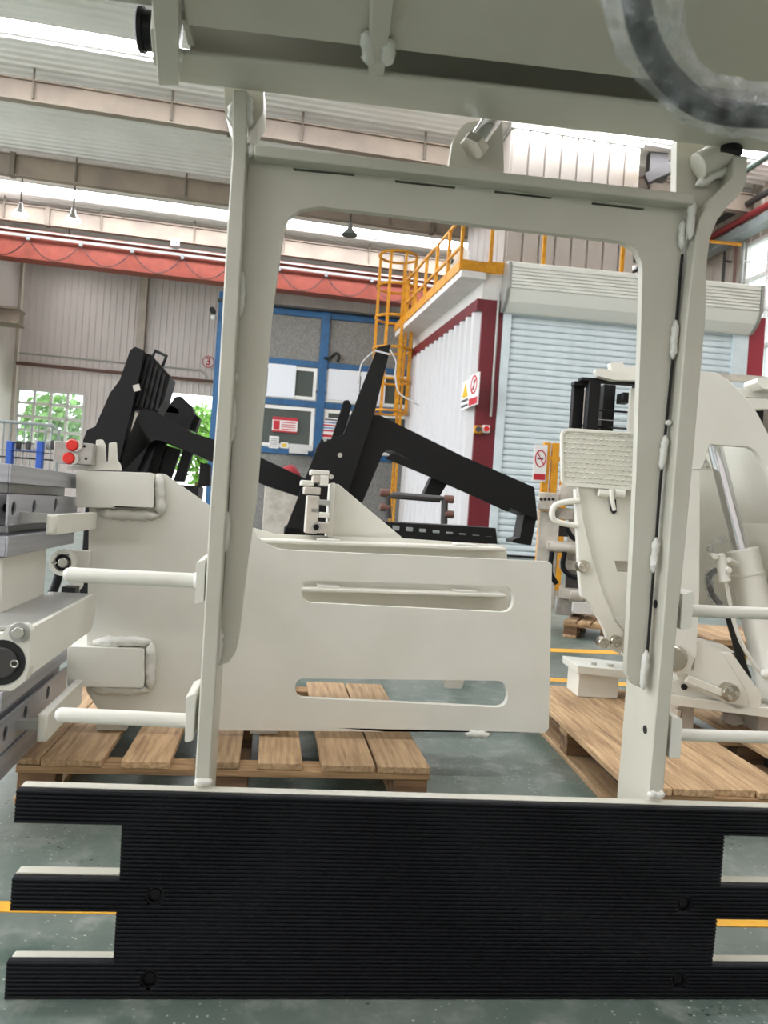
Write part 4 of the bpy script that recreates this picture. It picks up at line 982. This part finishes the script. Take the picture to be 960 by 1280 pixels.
# low black table with bobbins standing behind the slotted pad
Lo2 = Fr(at(550, 665, 4.6).xy.to_3d(), 6)
t = thing('clamp_table', Lo2, 'low black grooved clamp pad with a handled frame, behind the slotted clamp', 'clamp', base=(0, .2, 0))
q = Lo2.tv([(470, 652), (620, 660), (622, 680), (470, 675)], 0)
MB(Lo2).prism(q, 0, .45).build('pad', 'black_paint', t, .004)
x0, z1 = q[0]; x1 = q[1][0]
for k in range(9): MB(Lo2).box(x0 + .02 + k * (x1 - x0) / 9, x0 + (k + 1) * (x1 - x0) / 9 - .02, -.01, .44, z1 - .045, z1 - .012 - k * .004).build('groove_bar', 'grey_steel', t, .003)
MB(Lo2).box(x0 + .05, x0 + .15, .1, .35, 0, z1 - .1).box(x1 - .15, x1 - .05, .1, .35, 0, z1 - .13).build('support', 'black_paint', t)
hp2 = [Lo2.p3(x, y, .1) for x, y in ((485, 648), (484, 622), (492, 619), (550, 624), (556, 622), (555, 655))]
MB(Lo2).tube(hp2, .022, 8).build('handle_frame', 'pipe_dark', t)
for x, y in ((481, 616), (481, 634), (561, 624), (561, 643)):
    c = Lo2.p3(x, y, .1); MB(Lo2).cyl(c - Vector((.03, 0, 0)), c + Vector((.03, 0, 0)), .025, n=12).build('bobbin', 'brown_pipe', t, .004)
# left black clamp and the smaller one behind it
Do = at(190, 600, 6.6); D_ = Fr((Do.x, Do.y, 0), 8)
dt = lambda pts, v=0: D_.tv(pts, v)
t = thing('fork_clamp', D_, 'black fork clamp with ribbed backrest, in front of the grid window', 'clamp', base=(D_.pv(190, 600, 0)[0], .2, 0))
MB(D_).prism(rnd(dt([(108, 552), (113, 539), (123, 535), (141, 494), (153, 478), (166, 441), (172, 437), (183, 441), (178, 470), (150, 590), (138, 600), (112, 600)]), [0, .03, .02, 0, 0, .03, .01, .01, 0, 0, 0, 0], 3), -.12, .05).build('mast_plate', 'black_paint', t, .006)
MB(D_).prism(rnd(dt([(180, 441), (189, 443), (213, 470), (205, 500), (196, 516), (165, 512), (160, 505)]), .015, 3), .0, .35).build('backrest', 'black_paint', t, .008)
for k in range(5):
    a = D_.p3(186 + k * 5, 447 + k * 5.2, -.01); b_ = D_.p3(171 + k * 6.2, 508 + k * 1.2, -.01); MB(D_).bar(a, b_, .025, .03).build('backrest_rib', 'black', t, .003)
MB(D_).tube([D_.p3(x, y, .1) for x, y in ((190, 448), (194, 438.5), (208, 445), (203, 458))], .016, 6).build('handle', 'black_paint', t)
MB(D_).prism(rnd(dt([(140, 605), (172, 522), (180, 511), (190, 513), (240, 541), (300, 560), (385, 600), (378, 622), (330, 606), (262, 576), (205, 552), (194, 550), (186, 558), (166, 605)]), [0, .03, .06, .04, 0, 0, .02, 0, 0, 0, .05, .05, .03, 0], 4), -.05, .3).build('arm', 'black_paint', t, .012)
MB(D_).prism(dt([(250, 578), (262, 580), (262, 607), (246, 608), (248, 600)], .05), .05, .25).build('arm_foot', 'black_paint', t, .006)
for x in (196, 232): MB(D_).prism(dt([(x, 552), (x + 12, 555), (x - 2, 602), (x - 16, 602)], .25), .25, .35).build('rear_leg', 'black_paint', t, .006)
MB(D_).prism(dt([(206, 556), (226, 562), (212, 604), (190, 604)], .3), .3, .36).build('rear_panel', 'black_paint', t, .006)
MB(D_).prism(dt([(174, 480), (176, 488), (168, 490), (166, 482)], -.13), -.14, -.12).build('bolt_plate', 'zinc', t)
a = D_.pv(112, 600, 0)[0]; b_ = D_.pv(250, 600, 0)[0]; z1 = D_.pv(170, 602, 0)[1]
MB(D_).box(a, b_, -.1, .4, 0, z1).build('base', 'black_paint', t, .01)
a = D_.p3(373, 606, .0)
E_ = Fr(at(220, 600, 8.5).xy.to_3d(), 8)
t = thing('fork_clamp', E_, 'smaller black clamp head behind the ribbed backrest, before the bright doorway', 'clamp')
MB(E_).prism(rnd(E_.tv([(205, 515), (219, 496), (226, 495), (240, 508), (243, 520), (236, 536), (205, 545), (190, 620), (170, 620)], 0), .02, 3), 0, .3).build('head', 'black_paint', t, .01)
MB(E_).prism(rnd(E_.tv([(238, 514), (250, 522), (244, 540), (234, 536)], .1), .01, 3), .1, .3).build('side_block', 'black_paint', t, .006)
a = E_.pv(172, 615, 0); b_ = E_.pv(200, 615, 0)[0]; MB(E_).box(a[0], b_, 0, .3, 0, a[1]).build('base', 'black_paint', t, .01)

# blue framed rig and pipe rail at the far left
G_ = Fr(at(35, 570, 9.0).xy.to_3d(), 8)
t = thing('blue_rig', G_, 'blue post rig with black cross bars behind the sliding clamp', 'machine')
def gb(x0, y0, x1, y1, v0, v1, mt, nm):
    a = G_.pv(x0, y0, v0); b_ = G_.pv(x1, y1, v0); MB(G_).box(a[0], b_[0], v0, v1, b_[1], a[1]).build(nm, mt, t, .006)
for x in (8, 46):
    a = G_.pv(x, 551, 0); MB(G_).box(a[0], a[0] + .065, 0, .1, 0, a[1]).build('post', 'blue_bright', t, .004)
gb(-20, 561, 72, 567, .02, .08, 'black_paint', 'cross_bar'); gb(-20, 568, 70, 576, .12, .3, 'black_paint', 'cross_bar'); gb(10, 562, 50, 564, -.02, .0, 'blue_bright', 'cross_bar')
gb(16, 552, 46, 556, .1, .14, 'pipe_dark', 'cross_bar')
for x in (20, 32, 42, 58, 64): gb(x, 549 + x % 3, x + 5, 562, .1, .15, 'galv' if x % 4 else 'pipe_dark', 'fitting')
I_ = Fr(at(30, 560, 14.0).xy.to_3d(), 8)
t = thing('pipe_rail', I_, 'grey tube rail in front of the grid window', 'railing')
z1 = I_.pv(30, 529, 0)[1]; a = I_.pv(-30, 529, 0)[0]; b_ = I_.pv(74, 533, 0)[0]
MB(I_).tube([(a, 0, z1), (b_ - .1, 0, z1), (b_, 0, z1 - .1), (b_, 0, 0)], .03, 8).build('top_tube', 'grey_steel', t)
MB(I_).cyl((a, 0, .3), (b_, 0, .3), .02, n=8).build('bottom_tube', 'grey_steel', t)
for k in range(12): x = a + (b_ - a) * k / 12; MB(I_).cyl((x, 0, 0), (x, 0, z1), .015, n=6).build('baluster', 'grey_steel', t)

# red sack by the partition, white machine under it
J_ = Fr(at(366, 600, 12).xy.to_3d(), 5)
q = J_.p3(360, 600, 0)
t = thing('work_cabinet', J_, 'pale cabinet with the red sack on it, before the blue partition', 'cabinet', base=(q.x, .2, 0))
MB(J_).box(q.x - .35, q.x + .45, 0, .5, .08, q.z - .03).build('body', 'cream_old', t, .01)
MB(J_).box(q.x - .38, q.x + .48, -.03, .53, q.z - .03, q.z).build('worktop', 'box_grey', t, .005)
for x in (q.x - .3, q.x + .38): MB(J_).box(x - .03, x + .03, .05, .45, 0, .08).build('foot', 'pipe_dark', t)
sa = MB(J_)
sa.lathe((q.x + .02, .25, q.z + .001), (0, 0, 1), [(0, .13), (.03, .17), (.12, .16), (.2, .12), (.25, .04)], 16)
for i, p in enumerate(sa.v): sa.v[i] = p + Vector((noise.noise(p * 7), noise.noise(p * 7 + Vector((5, 0, 0))), 0)) * .05
tag(sa.build('sack', 'red_cloth'), 'crumpled red sack lying on the pale cabinet', 'sack')

# ================================================================== cylinder clamp on the right pallet
R = Fr((0, 3.0, 0), 3.0)
r3 = lambda x, y, v: R.p3(x, y, v)
rt_ = lambda pts, v: R.tv(pts, v)
t = thing('cylinder_clamp', R, 'cream hydraulic clamp with a chrome cylinder rod on the plank pallet', 'clamp', base=(R.pv(860, 880, 0)[0], .2, .14)); RT = t
def rp_(pts, v, th, nm, mt='cream', bev=.004, rr=0, holes=(), n=4): return MB(R).prism(rnd(rt_(pts, v), rr, n) if rr else rt_(pts, v), v, v + th, holes).build(nm, mt, t, bev)
# textured step plate
sp = rp_([(702, 538), (712, 535), (895, 548), (893, 618), (720, 609), (703, 597)], .62, .012, 'step_plate', 'cream', .004, .03)
q = rt_([(702, 538), (895, 549), (893, 618), (703, 604)], .62)
MB(R).prism(rnd(rt_([(701, 536), (897, 547), (895, 621), (702, 607)], .615), .035, 5), .612, .636, [rnd(rt_([(704, 539), (894, 550), (892, 616), (705, 602)], .615), .032, 5)]).build('plate_rim', 'cream', t, .003)
bm_ = MB(R); nx, ny = 27, 11
for j in range(ny):
    for i in range(nx):
        s_, w_ = (i + .5 + .5 * (j % 2)) / (nx + .6), (j + .5) / ny
        x = q[0][0] * (1 - s_) * (1 - w_) + q[1][0] * s_ * (1 - w_) + q[2][0] * s_ * w_ + q[3][0] * (1 - s_) * w_
        z = q[0][1] * (1 - s_) * (1 - w_) + q[1][1] * s_ * (1 - w_) + q[2][1] * s_ * w_ + q[3][1] * (1 - s_) * w_
        a, h = .0125, .0062; bm_.add([(x - a, .62, z), (x, .62, z - h), (x + a, .62, z), (x, .62, z + h), (x - a * .3, .607, z), (x + a * .3, .607, z)], [(0, 1, 5, 4), (4, 5, 3, 0), (1, 2, 5), (5, 2, 3)])
o = bm_.build('tread_pattern', 'cream', sp, smooth=0); o['kind'] = 'stuff'
for x0, x1 in ((748, 760), (768, 781)):
    MB(R).cyl(r3(x0, 616, .60), r3(x1, 617.5, .60), .019, n=14).build('hinge_barrel', 'cream', t, .002)
MB(R).tube([r3(764, 612, .58), r3(765, 625, .57), r3(768, 638, .575)], lambda s, p: .013 - .004 * s, 10).build('latch', 'cream', t)
rp_([(744, 611), (785, 614), (783, 622), (746, 620)], .625, .01, 'hinge_recess', 'cream_old')
rp_([(762, 624), (770, 624), (771, 640), (767, 643), (763, 638)], .632, .004, 'latch_slot_shade', 'gap_shade', 0)  # dark plate standing in for the shade inside the slot
# shield below it, with side flange
sh = rt_([(722, 606), (830, 612), (830, 786), (778, 788), (766, 774), (752, 742), (738, 697), (727, 650)], .64)
MB(R).prism(sh, .64, .66, [rt_([(768, 701), (790, 702), (790, 716), (772, 715)], .64)]).build('shield', 'cream', t, .003)
rp_([(768, 701), (790, 702), (790, 716), (772, 715)], .69, .01, 'slot_back', 'cream_old', 0)
rp_([(719, 611), (724, 612), (729, 650), (740, 697), (754, 742), (768, 774), (780, 790), (776, 818), (763, 812), (755, 786), (744, 765), (733, 749), (727, 746), (724, 717)], .60, .04, 'side_flange', 'cream', .004)
rp_([(766, 772), (832, 772), (832, 790), (780, 790)], .62, .06, 'shield_foot', 'cream', .004)
rp_([(772, 786), (832, 788), (832, 838), (786, 826), (774, 812)], .66, .05, 'lower_cheek', 'cream', .004)
for x, y, v, r_ in ((728.5, 708, .6, .03), (753, 803, .62, .026), (769, 801, .6, .028)):
    c = r3(x, y, v); b_ = MB(R).lathe(c + Vector((0, .03, 0)), (0, -1, 0), [(0, r_), (.05, r_), (.056, r_ * .9)], 22).build('pin_head', 'chrome_warm', t)
    for k in range(3): a = 2*PI*k/3 + .5; MB(R).cyl(c + Vector((r_*.5*math.cos(a), -.026, r_*.5*math.sin(a))), c + Vector((r_*.5*math.cos(a), -.032, r_*.5*math.sin(a))), r_ * .22, n=10).build('pin_bolt', 'zinc', b_)
# loop handle on the left
MB(R).tube([r3(x, y, .6) for x, y in ((724, 626), (705, 628), (693, 633), (690, 643), (694, 651), (707, 655), (722, 657))], .014, 10, smooth=4).build('loop_handle', 'cream', t)
# black carriage frame behind the plate
def bb(x0, y0, x1, y1, v, th, mt='black_paint', nm='carriage_bar', rnd_=0):
    a = R.pv(x0, y0, v); b_ = R.pv(x1, y1, v)
    if rnd_: MB(R).cyl((a[0], v, (a[1] + b_[1]) / 2), (b_[0], v, (a[1] + b_[1]) / 2), (a[1] - b_[1]) / 2, n=14).build(nm, mt, t)
    else: MB(R).box(a[0], b_[0], v, v + th, b_[1], a[1]).build(nm, mt, t, .004)
bb(718, 478, 727, 545, .95, .05); bb(737, 474, 747, 545, .85, .06); bb(755, 480, 766, 545, 1.1, .06); bb(795, 478, 804, 545, 1.05, .06)
bb(727, 471, 800, 481, .85, .06); bb(718, 476, 740, 483, .9, .06); bb(745, 511, 830, 520, 1.0, .05, rnd_=1); bb(724, 523, 830, 530, .98, .04, 'chrome', 'guide_rod', 1); bb(722, 530, 790, 536, 1.0, .06)
bb(779, 490, 790, 503, 1.0, .1, 'black_paint', 'roller'); bb(730, 486, 737, 540, 1.15, .03, 'cream_old', 'hose_cover'); bb(789, 485, 830, 545, .9, .03, 'cream', 'side_cheek')
rp_([(744, 462), (752, 460), (768, 465), (805, 468), (805, 476), (768, 475), (748, 470)], .8, .05, 'top_handle', 'cream', .008, .01)
rp_([(763, 453), (778, 452), (782, 459), (800, 455), (805, 470), (765, 466)], .86, .05, 'top_bracket', 'cream', .006, .008)
bb(743, 536, 760, 540, 1.0, .4, 'black_paint', 'carriage_foot')
# big arched arm over the cylinder
ar = [(846, 470), (871, 463), (896, 466), (910, 474), (931, 494), (948, 518), (960, 542), (1010, 650), (1030, 760), (1000, 760), (985, 660), (960, 588), (944, 564), (936, 559), (889, 556), (886, 561), (880, 582), (876, 587), (866, 586), (850, 560)]
MB(R).prism(rt_(ar, 0), 0, .03).build('arched_plate', 'cream', t, .004)
oc = rt_(ar[1:9], 0); mb = MB(R)
for i in range(len(oc) - 1):
    (x0, z0), (x1, z1) = oc[i], oc[i + 1]; mb.hexa([(x0, .03, z0), (x1, .03, z1), (x1, .03, z1 - .02), (x0, .03, z0 - .02), (x0, .56, z0), (x1, .56, z1), (x1, .56, z1 - .02), (x0, .56, z0 - .02)])
mb.build('arm_skin', 'cream', t, smooth=70)
rp_([(893, 478), (908, 482), (940, 530), (1005, 650), (1015, 780), (862, 770), (862, 588), (893, 588)], .56, .02, 'inner_back', 'cream', .002)
a = R.pu(958, 590, R.pv(985, 660, 0)[0])
xr = R.pv(1000, 680, .2)[0]; zz = R.pv(940, 560, .0)[1]; z0 = R.pv(940, 860, 0)[1]
MB(R).box(xr, xr + .02, .03, .56, z0, zz).build('inner_side', 'cream', t)
xl = R.pv(866, 680, .04)[0]; MB(R).box(xl - .02, xl, .055, .56, R.pv(866, 800, .04)[1], R.pv(866, 592, .04)[1]).build('inner_side', 'cream', t)
rp_([(848, 588), (875, 590), (874, 745), (870, 818), (862, 840), (848, 844), (838, 838)], -.02, .07, 'link_arm', 'cream', .006, .012)
MB(R).weld(r3(866, 596, -.0), r3(868, 740, -.0), .006).build('weld_bead', 'cream_weld', t, smooth=80)
c = r3(846, 823, -.03); b_ = MB(R).lathe(c + Vector((.0, .02, 0)), (-.55, -1, 0), [(0, .05), (.03, .05), (.034, .045), (.05, .045)], 24).build('pivot_pin', 'chrome_warm', t)
# cylinder: chrome rod, barrel, bands, valve and pipe
a = r3(893, 556, .2); b_ = r3(926, 690, .16); MB(R).cyl(a, b_, .031, n=24).build('cylinder_rod', 'chrome', t)
a = r3(927, 686, .16); b_ = r3(970, 868, .10); d = (b_ - a); Ln = d.length; d.normalize()
ba = MB(R).lathe(a, d, [(0, .036), (0, .058), (.006, .066), (.10, .066), (.102, .069), (.112, .069), (.114, .066), (Ln - .05, .066), (Ln - .04, .072), (Ln, .072)], 32).build('cylinder_barrel', 'cream', t)
c0 = r3(899, 692, .06); c1 = r3(906, 726, .05)
vb_ = MB(R).lathe(c0, c1 - c0, [(0, .014), (.004, .021), (.1, .021), (.106, .024), (.116, .022), (.118, .012)], 18).build('valve_body', 'cream', t)
for x, y in ((894, 696), (911, 713)): c = r3(x, y, .03); MB(R).lathe(c + Vector((0, .03, 0)), (0, -1, 0), [(0, .014), (.03, .014), (.034, .010)], 14).build('valve_plug', 'cream', vb_)
MB(R).cyl(r3(910, 700, .05), r3(920, 705, .1), .012, n=10).build('valve_pipe', 'cream', vb_)
MB(R).tube([r3(x, y, .05) for x, y in ((907, 727), (914, 760), (919, 782), (930, 810), (950, 840), (957, 845))], .0085, 10, smooth=6).build('oil_pipe', 'cream', t)
c = r3(957, 842, .04); MB(R).ball(c, .022).build('pipe_elbow', 'cream_weld', t)
hh = [r3(x, y, .12) for x, y in ((896, 712), (886, 722), (890, 742), (901, 756))]; ho = MB(R).tube(hh, .012, 10, smooth=6).build('hose', 'black', t)
MB(R).tube(hh, lambda s, p: [.019 * (1 + .4 * noise.noise(p * 60 + Vector((k, 0, 0)))) for k in range(10)], 10, smooth=10).build('film_wrap', 'film', ho, smooth=20)
hh = [r3(x, y, .15) for x, y in ((912, 772), (920, 800), (926, 825), (934, 848))]; MB(R).tube(hh, .018, 10, smooth=6).build('hose', 'black', t)
MB(R).tube([r3(x, y, .2) for x, y in ((905, 672), (893, 680), (888, 690))], lambda s, p: [.02 * (1 + .4 * noise.noise(p * 60 + Vector((k, 0, 0)))) for k in range(10)], 10, smooth=8).build('film_wrap', 'film', t, smooth=20)
# pivot lug, locking bar and base
rp_([(869, 803), (880, 799), (902, 815), (931, 862), (936, 878), (930, 886), (920, 886), (900, 876), (850, 852), (845, 842), (868, 838)], .0, .05, 'pivot_lug', 'cream', .006, .01)
rp_([(902, 815), (915, 816), (952, 868), (952, 882), (930, 886), (936, 878), (931, 862)], .0, .03, 'lug_edge', 'cream', .004)
rp_([(872, 800), (905, 806), (920, 816), (902, 816)], .06, .1, 'lug_top', 'cream', .004)
a = r3(858, 848, -.02); b_ = r3(902, 866, -.02); MB(R).bar(a, b_, .02, .03).build('locking_bar', 'cream', t, .003)
c = r3(911, 865, -.02); b_ = MB(R).lathe(c + Vector((0, .03, 0)), (0, -1, 0), [(0, .036), (.05, .036), (.056, .032)], 24).build('pin_head', 'chrome_warm', t)
for k in range(3): a = 2*PI*k/3; MB(R).cyl(c + Vector((.018*math.cos(a), -.026, .018*math.sin(a))), c + Vector((.018*math.cos(a), -.034, .018*math.sin(a))), .009, n=10).build('pin_bolt', 'zinc', b_)
rp_([(838, 850), (870, 856), (955, 892), (980, 900), (838, 866)], .03, .3, 'base_rib', 'cream', .003)
c = r3(856, 859, .02); MB(R).cyl(c, c + Vector((0, .02, 0)), .012, n=16).build('hole_shade', 'gap_shade', t)  # dark plug, the hole's shade put in as colour
q = rt_([(716, 832), (790, 838), (835, 866), (1040, 896), (1040, 906), (836, 880), (788, 850), (716, 840)], .0)
MB(R).prism(rt_([(836, 868), (1040, 896), (1040, 908), (836, 881)], 0), 0, .35).build('base_plate', 'cream', t, .003)
MB(R).prism(rt_([(722, 832), (850, 845), (850, 856), (722, 842)], .55), .55, .8).build('base_plate', 'cream', t, .003)
zf = .141; a = R.pv(724, 842, .58); b_ = R.pv(774, 842, .58)
MB(R).box(a[0], b_[0], .58, .76, zf, a[1]).build('foot_block', 'cream', t, .003)
for px, w_ in ((855, .07), (960, .1)):
    x = R.pv(px, 890, .12)[0]; MB(R).box(x - w_ / 2, x + w_ / 2, .1, .3, zf, R.pv(px, 878 + (px - 836) * .13, .1)[1]).build('foot_block', 'cream_old', t, .003)
for x, y in ((741, 831), (762, 833)):
    c = R.p3(x, y, .62); MB(R).cyl(c - Vector((0, 0, .01)), c + Vector((0, 0, .012)), .018, n=6).build('base_bolt', 'zinc', t, .001)
c = R.p3(848, 889, .05); MB(R).cyl(c - Vector((0, 0, .03)), c + Vector((0, 0, .01)), .014, n=6).build('base_bolt', 'zinc', t, .001)
rp_([(906, 892), (925, 894), (932, 904), (918, 908), (905, 902)], .2, .03, 'rear_bracket', 'cream_old', .003)
# upper right: textured top deck and handle
rp_([(905, 484), (1010, 490), (1010, 500), (925, 496)], .5, .3, 'top_deck', 'cream', .004)
rp_([(895, 466), (950, 470), (1000, 474), (1000, 482), (900, 474)], .62, .04, 'top_rail', 'cream_old', .004)
rp_([(948, 472), (1000, 468), (1000, 486), (955, 486), (946, 478)], .4, .12, 'top_cap', 'cream', .006, .01)
rp_([(920, 497), (1000, 500), (1000, 510), (940, 512)], .3, .06, 'deck_edge', 'cream', .006)
bb(944, 510, 952, 560, .7, .08)

# taupe machine on the far pallet
S_ = Fr(floor_at(708, 796).xy.to_3d(), -12)
t = thing('coupler_machine', S_, 'taupe machine of brackets, tubes and hoses on the far pallet', 'machine', base=(.3, .3, .14))
def sb(x0, y0, x1, y1, v, th, mt='cream_old', nm='bracket', bev=.008):
    a = S_.pv(x0, y0, v); b_ = S_.pv(x1, y1, v); return MB(S_).box(a[0], b_[0], v, v + th, max(.141, b_[1]), a[1]).build(nm, mt, t, bev)
sb(674, 615, 696, 638, .25, .3, nm='cap_plate'); sb(700, 606, 722, 632, .3, .3, nm='cap_plate')
for k in range(4): c = S_.p3(676.5 + k * 5, 624, .25); MB(S_).cyl(c, c - Vector((0, .004, 0)), .014, n=12, ).build('cap_hole_shade', 'gap_shade', t)  # dark discs on the surface paint the holes' inner shade
sb(674, 638, 692, 760, .35, .12, nm='column'); sb(690, 634, 716, 650, .35, .2); sb(684, 676, 722, 690, .3, .2, nm='cross_tube'); sb(712, 640, 728, 770, .45, .2, nm='column')
sb(695, 652, 722, 672, .5, .12, 'pipe_dark', 'valve'); sb(700, 700, 730, 714, .3, .3); sb(708, 718, 732, 738, .4, .2, 'pipe_dark', 'valve'); sb(700, 736, 742, 752, .2, .4, nm='block'); sb(716, 752, 748, 770, .1, .4, 'box_grey', 'carton'); sb(695, 748, 716, 770, .3, .3, 'alu', 'block')
for pts in ([(706, 690), (704, 710), (718, 722), (728, 716)], [(690, 690), (688, 715), (696, 730)], [(708, 660), (716, 672), (726, 676)]):
    MB(S_).tube([S_.p3(x, y, .22) for x, y in pts], .022, 8, smooth=6).build('hose', 'rubber', t)
c = S_.p3(712, 744, .15); MB(S_).cyl(c, S_.p3(730, 746, .15), .05, n=14).build('cylinder', 'cream_old', t, .004)
c = S_.p3(688, 684, .25); MB(S_).cyl(c, S_.p3(722, 686, .25), .045, n=14).build('cross_tube', 'cream_old', t, .004)

# yellow barrier with a prohibition sign
Y_ = Fr(at(685, 600, 11.0).xy.to_3d(), 5)
t = thing('barrier', Y_, 'amber yellow steel barrier post behind the textured step plate', 'barrier')
zt1 = Y_.pv(682, 553, 0)[1]
for px in (682, 693, 706): x = Y_.pv(px, 580, 0)[0]; MB(Y_).box(x - .05, x + .05, -.04, .04, 0, zt1).build('post', 'yellow', t, .006)
z_ = Y_.pv(690, 573, 0)[1]; a = Y_.pv(682, 573, 0)[0]; b_ = Y_.pv(760, 573, 0)[0]; MB(Y_).box(a, b_, -.03, .03, z_ - .03, z_ + .03).build('rail', 'yellow', t, .004); MB(Y_).box(a, b_, -.03, .03, .4, .46).build('rail', 'yellow', t, .004)
x0, z1 = Y_.pv(669.5, 555, -.1); x1, z0 = Y_.pv(682.5, 602, -.1); t = thing('warning_sign', Y_, 'white no smoking sign with a red ring on the barrier post', 'sign', base=((x0 + x1) / 2, -.06, z0))
MB(Y_).box(x0, x1, -.07, -.05, z0, z1).build('board', 'paper', t, smooth=0); c = ((x0 + x1) / 2, z0 + (z1 - z0) * .62); r_ = (x1 - x0) * .44
MB(Y_).prism(circ(c, r_, 24, r_ * 1.5), -.076, -.07, [circ(c, r_ * .82, 24, r_ * 1.28)]).build('ring', 'ink_red', t, smooth=0)
MB(Y_).bar((c[0] - r_ * .6, -.074, c[1] + r_), (c[0] + r_ * .6, -.074, c[1] - r_), .006, r_ * .16).build('slash', 'ink_red', t, smooth=0)
MB(Y_).box(c[0] - r_ * .5, c[0] + r_ * .5, -.074, -.07, c[1] - r_ * .15, c[1] + r_ * .12).build('cigarette', 'ink_dark', t, smooth=0)
MB(Y_).box(x0 + .01, x1 - .01, -.075, -.07, z0 + .02, z0 + (z1 - z0) * .2).build('caption', 'ink_red', t, smooth=0)
